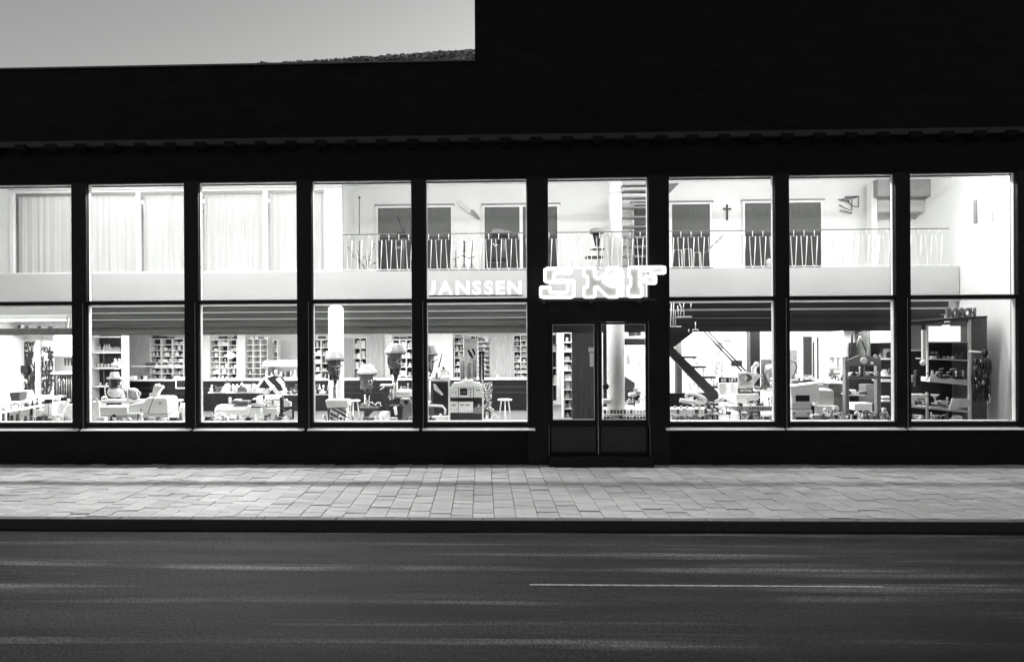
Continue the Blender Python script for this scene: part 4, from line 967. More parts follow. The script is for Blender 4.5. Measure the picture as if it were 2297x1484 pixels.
sbx = thing('striped_barrier', 'white box with black diagonal stripes at the foot of the round column', 'barrier', tuple(pt(755,945,1.0)))
MB().poly([(729,897),(779,897),(781,912),(734,915)],1.0,.35).build('top_box', M_enam, sbx, .01)
MB().poly([(741,916),(777,915),(774,945),(738,945)],1.0,.3).build('board', M_enam, sbx)
MB().poly([(734,915.5),(740,915.5),(738,945),(736,945)],1.02,.3).build('side_leg', M_mid, sbx)
for P4 in ([(742,917),(747,916),(776,931),(776,936)], [(741,925),(741,930),(772,945),(775,942)], [(740,934),(740,939),(750,944.5),(757,944.5)], [(757,916),(764,916),(777,922),(777,926.5)]):
    MB().poly(P4, .985, .01).build('stripe', M_dark, sbx)
# thing on table: white bottle shapes
for a, h_, lab in ((718,22,'slim pale bottle with a pointed neck on the second table'),(739,30,'white tall canister left of the column on the second table'),(748,26,'second white canister against the column')):
    solo('canister', MB().lathe([(.035,0),(.04,.1),(.03,h_*.006),(.012,h_*.0085),(.008,h_*.0105)], (pt(a,882,Y3).x,Y3-.05,wz(700,882.5,Y3-.2)+.001), 12), M_enam2 if a==718 else M_enam, lab, 'canister')
tp = thing('tripod', 'thin dark tripod with a flat pale top between two drill presses', 'tripod', tuple(pt(867,945,1.4)))
MB().rect(852,862.5,882,866,1.4,.25).build('top_plate', M_enam, tp)
for k,(a,Y) in enumerate(((858,1.3),(877,1.3),(868,1.7))): MB().cyl(pt(866,866,1.45), pt(a,946,Y), .011, n=6).build('leg', M_dark, tp)
MB().cyl(pt(852,874,1.4), pt(862,867,1.4), .012, n=6).build('crank', M_enam, tp)
bg_ = thing('bench_grinder', 'white double ended bench grinder on a grey pedestal beside the fifth post', 'bench grinder', tuple(pt(908,944,1.6)))
c = pt(903,881,1.6); MB().lathe([(.03,-.17),(.07,-.15),(.085,-.08),(.085,.1),(.075,.17),(.03,.19)], (c.x+.03,1.6,c.z), 18, 'x').build('motor', M_enam, bg_)
MB().lathe([(.11,-.02),(.115,.0),(.11,.03)], (pt(880,884,1.6).x,1.6,c.z-.02), 20, 'x').build('wheel_guard', M_enam2, bg_)
MB().poly([(898,894),(918,894),(924,908),(923,944),(898,944)],1.7,.25).build('pedestal', M_grey, bg_, .01)
MB().rect(907,898,915,906,1.69,.008).build('switch_plate', M_dark, bg_)
MB().lathe([(.115,-.012),(.125,0),(.115,.012)], pt(876,884,1.5), 22, 'x').build('disc', M_steel, bg_)
solo('dark_vise', MB().rect(876,912,902,944,1.2,.2).rect(872,910,906,914,1.15,.28).rect(895,905,903,912,1.2,.1), M_dark, 'black machine vise on a dark block below the bench grinder', 'vise', bevel=.01)
solo('white_drum', MB().lathe([(.1,0),(.13,.03),(.13,.12),(.09,.19),(.03,.2)], (pt(862,945,1.1).x,1.25,wz(862,945,1.1)), 20), M_enam, 'small white rounded drum at the feet of the tripod', 'drum')
solo('oil_can', MB().cyl(pt(886,912,1.1), pt(889,930,1.1), .035, .03, n=10), M_enam, 'short white tube leaning on the black vise', 'tube')
# ---------------------------------------------------------------- fifth bay
ir = thing('instrument_rack', 'rack of white test instruments with dials between two pale uprights', 'instrument rack', tuple(pt(1045,944,1.6)))
for a in (1007.5, 1083): MB().rect(a-2,853,a+2,944,1.5,.05).build('upright', M_enam, ir)
MB().poly([(1011,868),(1018,858),(1038,857),(1038,853),(1061,853),(1061,857),(1076,858),(1082,868)],1.6,.25).build('hood', M_enam, ir, .006)
MB().rect(1010,868,1082,944,1.75,.3).build('cabinet', M_dark, ir)
def inst(a,b,c,d,dots,scr=None,slots=()):
    o = MB().rect(a,b,c,d,1.62,.12).build('instrument', M_enam, ir, .006)
    if scr: MB().rect(*scr,1.612,.007).build('dial', M_screen, o); MB().rect(scr[0]+2,(scr[1]+scr[3])/2-1,scr[2]-2,(scr[1]+scr[3])/2+2,1.6115-.003,.003).build('scale', M_grey, o)
    for x_,y_,r in dots: MB().lathe([(r*.0088,0),(r*.0088,-.012),(r*.006,-.016)], (pt(x_,y_,1.62).x,1.619,wz(x_,y_,1.62)), 10, 'y').build('knob', M_dark, o)
    for s_ in slots: MB().rect(*s_,1.611,.008).build('slot', M_dark, o)
inst(1010,869,1027.5,891,((1014,880,1.3),(1022,880,1.3),(1013,889,1),(1024,889,1)))
inst(1029,869,1061.5,891,((1055.5,873,1.8),(1055.5,880,1.8),(1055.5,886.5,1.8)),(1032,871,1048,886))
inst(1063,869,1080.5,891,((1067,884,1),(1077,883,1.3),(1072,887,.8)),None,((1068,874,1077,875.5),))
inst(1010,901,1027,925,((1013,917,1),(1019,919,1),(1024,917,1)),None,((1013,907,1022,909),))
inst(1028.5,901,1061,925,((1033,921,1),(1041,919,1),(1049,921,1),(1057,921,1)),None,((1032,907,1040,909),(1045,907,1053,909)))
MB().rect(1062,914,1081,927,1.62,.12).build('drawer', M_grey, ir)
dk = thing('side_desk', 'tall white edged stand holding a hand tool left of the instrument rack', 'stand', tuple(pt(985,944,1.9)))
MB().rect(962,851,1008,854,1.9,.5).build('top', M_enam, dk); MB().rect(970,856,1005,935,2.3,.03).build('back', M_dark, dk); MB().rect(962,854,964,944,1.9,.04).build('leg', M_enam2, dk); MB().rect(968,854,970,944,1.9,.04).build('leg', M_mid, dk)
solo('hanging_drill', MB().poly([(972,860),(977,862),(984,872),(994,884),(992,887),(982,880),(974,874)],2.1,.08), M_enam, 'white hand drill hanging aslant inside the white edged stand', 'hand drill', bevel=.01)
bgx = thing('belt_grinder', 'pale curved belt grinder with a dark wheel in the corner of the fifth window', 'belt grinder', tuple(pt(980,944,1.3)))
MB().tube([pt(964,898,1.3),pt(962,908,1.3),pt(975,909,1.3),pt(992,910,1.3),pt(999,918,1.3),pt(998,928,1.3)], .025, 8).build('belt_guard', M_enam, bgx)
MB().lathe([(.075,-.03),(.08,0),(.075,.03)], pt(992,922,1.35), 20, 'y').build('wheel', M_dark, bgx); MB().rect(968,935,1005,944,1.2,.3).build('base', M_enam, bgx); MB().rect(961,912,972,932,1.4,.1).build('motor', M_mid, bgx)
ht = thing('soldering_display', 'dark hand tool and pale wedge standing left of the display strips', 'tool display', tuple(pt(985,851,2.2)))
MB().cyl(pt(984,824,2.2), pt(991,794,2.2), .018, .01, n=8).ball(pt(991,794,2.2), .015).build('handle', M_dark, ht); MB().poly([(985,838),(996,822),(1008,832),(1012,851),(983,851)],2.2,.15).build('wedge', M_enam, ht, .01)
MB().poly([(987,832),(994,821),(998,824),(991,835)],2.18,.02).build('label_plate', M_dark, ht)
for k,(a,b,c,d,m_,md,lab) in enumerate(((1031,798,1043,856,M_enam2,M_dark,'left of three slim white sample boards behind the instrument rack'),(1046,800,1057,852,M_enam2,M_dark,'middle slim white sample board behind the instrument rack'),(1058.5,795,1069,852,M_enam2,M_dark,'right slim white sample board behind the instrument rack'),(1075,787,1086,860,M_dark,M_enam,'black sample board dotted with a white row of pieces'))):
    t = thing('sample_board', lab, 'sample board', tuple(pt((a+c)/2,d,2.4)))
    MB().rect(a,b,c,d,2.4,.03).build('board', m_, t)
    n_ = 13 if k == 3 else 8
    for i in range(n_):
        for cc in ((.38,.75) if k < 3 else (.5,)):
            q = pt(a+(c-a)*cc, (b+8)+(d-b-12)*i/n_ if k==3 else (b+14)+(d-b-18)*i/n_, 2.4)
            MB().lathe([(.012+.008*(i/n_),0),(.012,-.015)], (q.x,2.399,q.z), 8, 'y').build('sample', md, t)
for k,(a,b) in enumerate(((1048,785),(1058,783),(1052,790))): solo('pliers', MB().poly([(a,b),(a+4,b-2),(a+10,b+12),(a+6,b+14)],2.35,.03), M_dark, ['black pliers fanned out above the sample boards, left one','black pliers fanned out above the sample boards, right one','black pliers crossing the two others above the sample boards'][k], 'pliers')
cl_ = MB()
for i in range(70):
    q = pt(random.uniform(1086,1103), random.uniform(858,918), 2.6+random.uniform(-.06,.06)); an = random.uniform(0,3.1)
    cl_.tube([q+Vector((.022*math.cos(t),.008*math.sin(2*t),.03*math.sin(t+an))) for t in [k*math.pi/3 for k in range(6)]], .006, 4, True)
solo('hanging_chains', cl_, M_steel, 'bunch of thin chains hanging right of the instrument rack', 'chains')
blob('pump', 1097, 942, 1.8, 20, 30, M_enam2, 'small pale pump with dark belts at the foot of the chains', 'pump', 5)
solo('belt_ring', MB().tube([pt(1093+7*math.cos(t),930+10*math.sin(t),1.75) for t in [k*.52 for k in range(12)]], .018, 6, True), M_dark, 'thick black ring leaning against the small pale pump', 'ring')
solo('book_stack', MB().rect(1100,848,1126,851.5,7.9,.2), M_enam, 'flat white book lying on the counter under the grained panel', 'book')
# ---------------------------------------------------------------- behind the door
panel(1283,745,1334,940,2.6,'dark grained wood panel behind the left door leaf',M_woodd,4)
panel(1353,727,1362.5,912,3.0,'slim dark panel left of the wide column behind the right door leaf',M_woodd,1)
solo('pale_post', MB().rect(1250,745,1263,906,4.2,.15), M_enam2, 'pale square post behind the left side of the door glass', 'post')
rack(1264,746,1284,938,3.6,1,9,'narrow rack of small goods between pale post and dark panel behind the door','goods on the narrow rack behind the door','small goods on the narrow rack behind the door glass', fill=1, dens=3)
rack(1238,750,1250,900,6.0,1,4,'dark cupboard shelves at the left edge of the door glass','goods at the left edge of the door','goods on the dark shelves at the left edge of the door', m_bk=M_shelfb, fill=.5)
struct('shop_inner_wall', MB().box(W(1353,900,7.0).x, W(2180,900,7.0).x, 7.0, 7.1, ZF, 3.0), M_white)
solo('ceiling_shelf', MB().rect(1400,759,1450,774,3.4,.3), M_dark, 'dark hanging shelf right of the wide column behind the door', 'shelf')
solo('shelf_edge', MB().rect(1400,754,1450,758.5,3.4,.3), M_enam, 'white top board of the hanging shelf behind the door', 'board')
blob('lamp_heads', 1430, 754, 3.5, 34, 26, M_dark, 'dark lamp heads standing on the hanging shelf behind the door', 'lamps', 8)
for a, b in ((1404,1416),(1427,1447)): solo('oval_plate', MB().ball(pt((a+b)/2,806,4.0), .1, 14, 10, ((b-a)/22,.2,1.4)), M_enam2, 'grey oval plate left under the hanging shelf' if a==1404 else 'wide grey rounded plate right under the hanging shelf', 'plate')
solo('grey_cabinet', MB().rect(1400,875,1424,908,3.0,.3).poly([(1400,875),(1404,845),(1424,858),(1424,875)],3.0,.2), M_mid, 'grey sloped desk machine right of the wide column behind the door', 'machine')
blob('machine_group', 1434, 905, 2.8, 22, 40, M_enam2, 'group of pale machine parts with dark wheels behind the right edge of the door', 'machines', 31)
solo('pulley', MB().lathe([(.07,-.02),(.08,0),(.07,.02)], pt(1428,890,2.6), 16, 'y'), M_dark, 'dark wheel before the pale machine parts behind the door', 'wheel')
solo('white_box', MB().rect(1353,896,1371,906,1.2,.2), M_paper, 'white box standing at the left corner of the right door glass', 'box')
for j,(y,n_) in enumerate(((928,13),(943,13))):
    z = wz(1400,y,1.2); solo('can_shelf', MB().box(W(1352,y,1.2).x,W(1450,y,1.2).x,1.1,1.4,z-.02,z), M_enam2, ['upper low shelf of cans behind the right door leaf','lower low shelf of cans behind the right door leaf'][j], 'shelf')
    for i in range(n_):
        put('can', W(1357+i*7.4,y,1.2).x, 1.2, z+.001, .06, .09, .05, 'small pale paint can in the rows behind the right door leaf', 'paint cans behind the door', M_enam if random.random() < .7 else M_mid)
# ---------------------------------------------------------------- seventh bay: stair and displays
sx = thing('main_stair', 'black open stair going up to the gallery behind the seventh window', 'stair', tuple(pt(1560,944,3.2)))
YT = 3.2
MB().poly([(1504,772),(1509,777),(1613,882),(1613,946),(1590,946),(1584,881),(1506,801),(1500,792)],YT,.12).build('stringer', M_dark, sx)
MB().poly([(1498,734),(1562,734),(1556,745),(1511,779),(1498,780)],YT-.35,.12).build('upper_stringer', M_dark, sx)
for (a,c,y) in ((1534,1561,801),(1557,1583,823),(1580,1604,846),(1600,1624,868)): MB().rect(a-4,y-2.4,c+2,y+2.4,YT+.13,.8).build('tread', M_dark, sx); MB().rect(a+21,y,a+21.7,y+20,YT+.14,.02).build('tread_rod', M_dark, sx)
for dx in (0, 9): MB().cyl(pt(1580+dx,744,YT+.9), pt(1664+dx,832,YT+.9), .02, n=8).build('handrail', M_dark, sx)
for pts in (((1504,733),(1506,680)),((1510,730),(1511,680)),((1515,733),(1515,697),(1534,697),(1534,709)),((1522,713),(1520,685)),((1526,713),(1528,690),(1524,680)),((1532,696),(1534,680)),((1550,690),(1550,680)),((1516,711),(1552,710)),((1504,732),(1528,732)),((1545,745),(1545,738)),((1554,745),(1554,739),(1566,739),(1566,745)),((1560,738),(1560,722))):
    MB().tube([pt(a,b,2.3) for a,b in pts], .011, 6).build('baluster', M_enam, sx)
MB().rect(1503,881,1613,912,YT-.1,.1).build('base_board', M_counter, sx)
solo('stair_post', MB().rect(1517,752,1530,912,YT+.6,.15), M_mid, 'dark grey post behind the stair at the door side', 'post')
struct('inner_pillar', MB().box(W(1683,800,4.0).x, W(1705,800,4.0).x, 4.0, 4.25, ZF, 3.0), M_dark)
tools(1535,765,1640,870,6.95,13,7,'small grey tool hanging on the white wall behind the stair','tools on the wall behind the stair',.9,.4,M_grey)
solo('wall_niche', MB().rect(1622,752,1642,868,6.85,.05), M_enam2, 'pale tall niche panel on the white wall behind the stair', 'panel'); solo('niche_box', MB().rect(1623,753,1641,763,6.8,.05), M_grey, 'grey box at the top of the pale niche panel', 'box')
solo('dark_picture', MB().rect(1641,808,1665,821,6.5,.04), M_dark, 'small black rectangle board behind the stair handrails', 'board')
solo('display_poster', MB().rect(1708,806,1741,872,3.8,.03), M_mid, 'dark display board with a pale bulb shape beside the seventh post', 'display board')
bb = thing('bulb_shape', 'pale pear shaped body on the dark display board', 'ornament', tuple(pt(1729,868,3.7)))
MB().lathe([(.005,0),(.06,.12),(.14,.32),(.15,.42),(.11,.5),(.03,.54)], (pt(1729,866,3.72).x,3.72,wz(1729,866,3.72)), 20).build('body', M_grey, bb); MB().ball(pt(1725,822,3.7),.09,14,8,(1,.4,.55)).build('cap', M_enam, bb)
MB().tube([pt(1741,823,3.55),pt(1722,831,3.55),pt(1716,842,3.55),pt(1720,858,3.55),pt(1728,869,3.55)], .012, 6).build('hose', M_dark, bb)
for i,(a,b,r,m_) in enumerate(((1730,773,5,M_grey),(1737,797,6.5,M_dark))): solo('ring', MB().tube([pt(a+r*math.cos(t),b+r*math.sin(t),6.8) for t in [k*.524 for k in range(12)]], .014, 6, True), m_, ['faint grey ring on the white wall above the dark display board','black ring on the white wall just above the dark display board'][i], 'ring')
solo('wall_board_shelf', MB().rect(1696,873,1741,877.5,3.5,.5), M_enam, 'white shelf board under the dark display board', 'shelf')
fan = MB(); fan.lathe([(.06,-.02),(.07,0),(.06,.02)], pt(1697,818,3.3), 16, 'y').cyl(pt(1695,822,3.3),pt(1692,850,3.3),.02).poly([(1686,824),(1690,820),(1700,838),(1712,840),(1700,850),(1692,862),(1688,845)],3.3,.05)
solo('desk_fan', fan, M_enam2, 'pale jointed fitting with a round head before the dark inner pillar', 'fitting')
# signs
sg = thing('air_sign', 'small black sign with two white words AIR LIFT on a white stand', 'sign', tuple(pt(1634,862,2.2)))
MB().rect(1613,846,1655,858,2.2,.03).build('board', M_dark, sg); letters('AIR LIFT', 1617, 847.5, 1651, 856.5, 2.19, .008, M_paper, sg, offset=.01, gap=.25)
MB().rect(1614,859,1630,885,2.2,.1).rect(1641,859,1656,885,2.2,.1).build('stand', M_enam, sg)
s2 = thing('oval_sign', 'white card with a half shaded oval emblem between the stair and the dark display board', 'sign', tuple(pt(1673,870,2.0)))
MB().poly([(1655,835),(1690,835),(1692,868),(1656,869)],2.0,.03).build('card', M_paper, s2)
MB().tube([pt(1673+13.5*math.cos(t),847+8.5*math.sin(t),1.995) for t in [k*.39 for k in range(16)]], .007, 6, True).build('oval_outline', M_mid, s2)
MB().poly([(1674,839),(1681,841),(1686,847),(1682,853),(1674,855),(1676,849),(1679,847),(1676,844)],1.993,.005).build('oval_shade', M_mid, s2)
MB().poly([(1661,846),(1664,842),(1670,841),(1670,853),(1664,852)],1.993,.005).build('oval_half', M_enam2, s2)
letters('BRITISH', 1661, 859, 1683, 861.5, 1.99, .005, M_mid, s2, offset=0, gap=.3)
MB().rect(1657,870,1689.5,883,1.98,.06).build('plate', M_mid, s2); letters('BRITOOL', 1661, 873, 1686, 878, 1.975, .006, M_paper, s2, offset=.02, gap=.3)
wm = thing('white_work_machine', 'white box machine with a tube handle on the lettered display table', 'machine', tuple(pt(1680,914,1.8)))
MB().poly([(1651,884),(1700,884),(1702,897),(1678,899),(1678,914),(1651,914)],1.8,.3).build('body', M_enam, wm, .01); MB().tube([pt(1701,891,1.8),pt(1714,891,1.8),pt(1714,896,1.8),pt(1713,912,1.8)], .012, 6).build('handle', M_enam, wm)
MB().tube([pt(1690,882,1.8),pt(1700,882,1.8),pt(1703,890,1.8)], .01, 6).build('top_handle', M_enam, wm)
ltb = thing('lettered_table', 'white display table with dark lettering along its front edge', 'table', tuple(pt(1690,944,1.5)))
MB().poly([(1634,910),(1738,910),(1738,921),(1656,923)],1.5,.5).build('table_top', M_enam, ltb)
letters('DE LAPPENMAN', 1654, 912.5, 1735, 919.5, 1.495, .005, M_dark, ltb, offset=.0, gap=.25)
MB().rect(1692,926,1701,944,1.7,.08).build('pedestal', M_enam2, ltb); MB().rect(1662,937,1724,944,1.6,.2).build('foot_board', M_enam, ltb)
solo('white_block', MB().rect(1664,927,1680,936,1.6,.2), M_enam2, 'small pale block under the lettered table', 'block')
solo('white_ball', MB().ball(pt(1739,934,1.5), .09), M_enam, 'white round float half hidden by the seventh post', 'float')
ws = thing('wire_shelf', 'thin white wire shelf stand between stair and lettered table', 'shelf stand', tuple(pt(1626,944,2.4)))
for a in (1613, 1637): MB().rect(a-.7,886,a+.7,944,2.4,.02).build('upright', M_enam, ws)
for y in (900,913,928): MB().rect(1613,y,1637,y+1.5,2.4,.3).build('shelf', M_enam2, ws)
for j,(y,lab) in enumerate(((927,'upper'),(942,'lower'))):
    z = wz(1555,y,1.3); solo('can_shelf', MB().box(W(1503,y,1.3).x,W(1608,y,1.3).x,1.2,1.55,z-.02,z), M_enam2, lab+' shelf of tins before the black stair', 'shelf')
    for i in range(15):
        put('can' if i % 4 else 'box', W(1507+i*6.9,y,1.3).x, 1.3, z+.001, .055, .1*random.uniform(.8,1.1), .05, 'small pale tin in the two rows before the black stair', 'tins before the black stair', M_enam if random.random()<.75 else M_mid)
        if j == 0 and i % 2: put('can', W(1507+i*6.9,y,1.3).x, 1.3, z+.112, .05, .05, .05, 'low tin stacked on the upper row before the black stair', 'stacked tins before the black stair', M_enam2)
hp = [pt(1561+22*math.cos(t),893+8.5*math.sin(t)+6*math.cos(t),1.6) for t in [k*.35 for k in range(18)]]
solo('hose_ring', MB().tube(hp, .035, 8, True), M_enam, 'white thick hose ring lying on the tins before the stair', 'hose')
solo('white_roll', MB().cyl(pt(1525,897,1.5), pt(1556,902,1.5), .045, n=14), M_enam, 'white cloth roll lying beside the hose ring', 'roll')
# ---------------------------------------------------------------- eighth bay
solo('dark_doorway', MB().rect(1804,755,1821,840,6.9,.05), M_woodd, 'tall narrow dark door leaf in the white wall of the eighth window', 'door')
for a, lab in ((1825.5,'left'),(1835,'right')): solo('upright_bar', MB().rect(a-1,756 if a>1830 else 767,a+1.2,852,6.5,.03), M_dark, lab+' thin black upright bar beside the narrow dark door leaf', 'bar')
solo('grey_strip', MB().rect(1772,785,1788,850,6.7,.03), M_grey, 'tall grey strip panel at the seventh post', 'panel')
solo('hose_hook', MB().tube([pt(1770,810,3.8),pt(1782,811,3.8),pt(1788,822,3.8),pt(1782,838,3.8),pt(1777,850,3.8)], .014, 6), M_dark, 'black bent hose in front of the tall grey strip panel', 'hose')
pdp = thing('pale_drill', 'whitish pillar drill against the bright wall left of the workshop press', 'drill press', tuple(pt(1872,855,5.5)))
MB().rect(1858,792,1888,803,5.5,.3).build('head', M_enam2, pdp, .02); MB().cyl(pt(1872,792,5.6),pt(1872,780,5.6),.03).build('spindle', M_grey, pdp); MB().cyl(pt(1866,803,5.6),pt(1866,853,5.6),.05).cyl(pt(1880,803,5.6),pt(1880,830,5.6),.03).build('column', M_enam2, pdp); MB().rect(1858,824,1886,829,5.4,.4).build('table', M_enam2, pdp)
for i in range(8): solo('slot_bar', MB().rect(1860+i*3.3,836,1861.4+i*3.3,852,5.3,.03), M_mid, 'small upright dark bar in the comb below the whitish drill', 'bar', 'comb of bars below the whitish drill')
gct = thing('grey_cabinet', 'grey low cabinet with a white top left of the workshop press', 'cabinet', tuple(pt(1878,944,3.8)))
MB().rect(1858,854,1895,860,3.7,.6).build('top', M_enam, gct); MB().rect(1859,861,1894,944,3.8,.5).build('body', M_mid, gct)
wcab = thing('white_display_case', 'bright open display case with a dark pair of dividers above the workshop press', 'display case', tuple(pt(1918,795,3.6)))
MB().poly([(1890,732),(1942,720),(1942,724),(1890,738)],3.5,.4).build('roof_board', M_enam2, wcab); MB().rect(1890,733,1941,800,3.95,.03).build('back', M_enam, wcab); MB().rect(1888,733,1892,800,3.5,.45).build('side', M_enam2, wcab); MB().rect(1940,722,1945,800,3.5,.45).build('side', M_mid, wcab)
for k,(a,b) in enumerate(((1911,1920),(1942,1935))): pass
solo('dividers', MB().cyl(pt(1927,752,3.5),pt(1918,797,3.5),.02,.012,n=8).cyl(pt(1928,752,3.5),pt(1942,786,3.5),.026,.012,n=8).ball(pt(1928,749,3.5),.035), M_dark, 'black pair of large dividers standing open in the bright display case', 'dividers')
solo('long_knife', MB().poly([(1910,752),(1912,745),(1914,752),(1913,795),(1908,795)],3.6,.02), M_dark, 'black narrow blade at the left side of the bright display case', 'blade')
hpz = thing('workshop_press', 'grey hydraulic workshop press with a round white gauge on its crown', 'press', tuple(pt(1936,944,1.6)))
YH = 1.6
for a in (1901, 1972): MB().rect(a-4.5,800,a+4.5,943,YH,.12).build('upright', M_pressm if False else M_grey, hpz, .006)
MB().poly([(1896,820),(1896,808),(1905,806),(1925,797),(1950,797),(1968,804),(1977,808),(1977,820)],YH-.04,.06).build('crown', M_grey, hpz, .006)
MB().rect(1903,842,1970,850,YH-.04,.06).build('bed', M_grey, hpz, .004)
MB().lathe([(.068,0),(.072,-.015),(.06,-.03)], (pt(1934,808,YH).x,YH-.05,wz(1934,808,YH)), 22, 'y').build('gauge', M_paper, hpz)
MB().ball(pt(1956,815,YH-.06),.03).build('knob', M_enam, hpz); MB().rect(1931,820,1936,843,YH,.06).build('ram', M_mid, hpz); MB().rect(1937,820,1941,838,YH,.05).build('ram', M_steel, hpz)
MB().rect(1905,930,1968,934,YH+.02,.06).build('foot_bar', M_grey, hpz)
for a in (1901,1972):
    for i in range(8):
        q = pt(a, 826+i*14, YH); MB().lathe([(.009,0),(.009,-.004)], (q.x,YH-.001,q.z), 8, 'y').build('pin_hole', M_dark, hpz)
dsu = thing('open_dark_shelves', 'dark open shelves behind and right of the workshop press', 'shelf unit', tuple(pt(1960,944,3.4)))
MB().rect(1905,768,2040,944,3.85,.03).build('back_panel', M_shelfb, dsu); MB().rect(1949,728,1953,800,3.4,.4).build('upright', M_mid, dsu)
for a,c,y,h in ((1953,2040,766,2.2),(1953,2040,804,2.2),(1975,2040,842,2),(1978,2040,850,6),(1906,1940,884,3)): MB().rect(a,y,c,y+h,3.4,.42).build('shelf', M_enam, dsu)
MB().rect(1954,729,2040,765,3.8,.04).build('light_back', E_box, dsu); MB().rect(1942,862,1965,905,3.5,.3).build('panel', M_grey, dsu)
solo('round_plate', MB().lathe([(.14,0),(.15,-.02),(.12,-.03),(.02,-.032)], (pt(1977,750,3.6).x,3.6,wz(1977,750,3.6)), 28, 'y'), M_enam2, 'large pale disc standing on the top lit shelf right of the dividers', 'disc')
sp_ = thing('square_speaker', 'grey square block with a dark round hole on the second dark shelf', 'block', tuple(pt(1993,803,3.45))); MB().rect(1982,782,2007,803,3.45,.2).build('body', M_grey, sp_); MB().lathe([(.08,0),(.078,-.006)], (pt(1995,795,3.45).x,3.448,wz(1995,795,3.45)), 20, 'y').build('hole', M_dark, sp_)
solo('white_helmet', MB().ball(pt(2001,833,3.6), .09), M_enam, 'white round globe on the shelf at the eighth post', 'globe')
for i,(a,b,w_,h_,lab) in enumerate(((1915,843,20,8,'white carton lying on the bed of the workshop press'),(1955,842,12,8,'small white carton right on the press bed'),(1915,884,12,10,'pale carton on the short sloping shelf'),(1988,893,16,5,'pale rounded case in the lowest right shelf'),(1988,901,18,5,'second pale rounded case below the first'))):
    solo('carton', MB().rect(a-w_/2,b-h_,a+w_/2,b,3.2 if b>845 else YH-.05,.12), M_enam, lab, 'carton', bevel=.01)
solo('white_chest', MB().rect(1917,904,1957,920,2.0,.3), M_enam, 'white chest standing inside the foot of the workshop press', 'chest', bevel=.01); solo('black_chest', MB().rect(1957,904,1967,944,2.0,.25), M_dark, 'tall black case right inside the press frame', 'case')
for i in range(3): solo('castor_ring', MB().tube([pt(1922+i*16+5*math.cos(t),931+9*math.sin(t),1.9) for t in [k*.524 for k in range(12)]], .014, 6, True), M_enam if i!=1 else M_grey, ['white ring at the left foot of the workshop press','grey ring in the middle under the white chest','white ring at the right under the white chest'][i], 'ring')
blob('base_goods', 1990, 943, 1.7, 26, 30, M_enam2, 'pale pots and parts standing at the foot of the eighth post', 'parts', 77); blob('base_goods', 1912, 943, 1.3, 22, 10, M_enam, 'low white castings under the left upright of the press', 'castings', 78)
wlm = thing('white_lathe_machine', 'tall white machine with a dark display and slotted base beside the seventh post', 'machine', tuple(pt(1800,944,1.4)))
MB().poly([(1773,866),(1812,861),(1834,858),(1838,866),(1834,900),(1818,903),(1777,903)],1.5,.4).build('head', M_enam, wlm, .01); MB().rect(1785,886,1816,900,1.49,.012).build('display', M_screen, wlm)
MB().rect(1777,903.5,1823,917,1.48,.4).build('drawer', M_enam2, wlm); MB().rect(1777,919.5,1823,944,1.46,.4).build('base', M_enam, wlm, .008); MB().rect(1780,917,1820,919.5,1.5,.3).build('gap', M_dark, wlm); MB().poly([(1783,935),(1813,935),(1817,942),(1788,942)],1.452,.01).build('slot', M_dark, wlm)
for a in (1782.5, 1813.5): MB().rect(a-2,925,a+1.6,928,1.45,.012).build('latch', M_dark, wlm)
mo = thing('finned_motor', 'white finned electric motor right of the tall white machine', 'motor', tuple(pt(1852,908,1.7)))
MB().poly([(1833,873),(1866,873),(1871,878),(1871,905),(1868,909),(1833,908)],1.7,.35).build('body', M_enam, mo, .02)
for j in range(7): MB().rect(1838,877+j*4.3,1870.5,878.3+j*4.3,1.685,.02).build('fin', M_enam2, mo)
solo('motor_cover', MB().poly([(1833,910),(1880,910),(1884,916),(1878,924),(1868,944),(1836,944),(1840,928)],1.5,.3), M_enam, 'white cast machine foot below the finned motor', 'casting', bevel=.01)
for i,(a,b,w_,h_) in enumerate(((1823,936,8,26),(1846,934,10,7),(1862,930,6,8),(1872,927,6,10),(1856,942,4,8),(1886,942,16,5))): solo('dark_part', MB().rect(a-w_/2,b-h_,a+w_/2,b,1.48-.002*i,.1), M_dark, ['black tall part between tall machine and finned motor','black flat part low before the machine foot','small black part in the machine foot','black part right of the machine foot','tiny black upright part at the window edge','flat black bar on the floor before the grey cabinet'][i], 'part')
blob('low_castings', 1872, 944, 1.3, 34, 18, M_enam, 'white low castings before the grey cabinet', 'castings', 55); blob('bench_parts', 1815, 866, 2.2, 46, 16, M_enam2, 'pale small parts and dark knobs above the tall white machine', 'parts', 56)
# ---------------------------------------------------------------- last bay: tool cabinet
YK2 = 1.3
tc_ = thing('tool_cabinet', 'tall open tool cabinet with a lit header beside the bright side wall', 'cabinet', tuple(pt(2140,944,YK2)))
xl_, xr_ = W(2082,850,YK2).x, W(2178,850,YK2).x
MB().poly([(2176,716),(2214,712),(2214,946),(2176,946)],YK2+.02,.6).build('side_panel', M_mid, tc_)
MB().poly([(2040,721),(2215,708),(2215,712),(2176,716.5),(2040,726)],YK2-.1,.75).build('roof_board', M_dark, tc_)
MB().rect(2174,716,2179,944,YK2-.03,.05).build('upright', M_enam, tc_); MB().rect(2080,730,2083,850,YK2-.03,.04).build('upright', M_enam, tc_); MB().rect(2079,880,2083,944,YK2-.03,.04).build('upright', M_enam2, tc_)
MB().poly([(2083,727),(2174,718),(2174,724),(2083,731)],YK2,.1).build('header', M_grey, tc_)
MB().rect(2083,731,2174,767,YK2+.3,.05).build('light_box', E_box, tc_)
MB().rect(2042,768,2176,944,YK2+.56,.03).build('back_panel', M_shelfb, tc_)
def shelfp(pts, m_=None): MB().poly(pts, YK2, .5).build('shelf', m_ or M_enam, tc_)
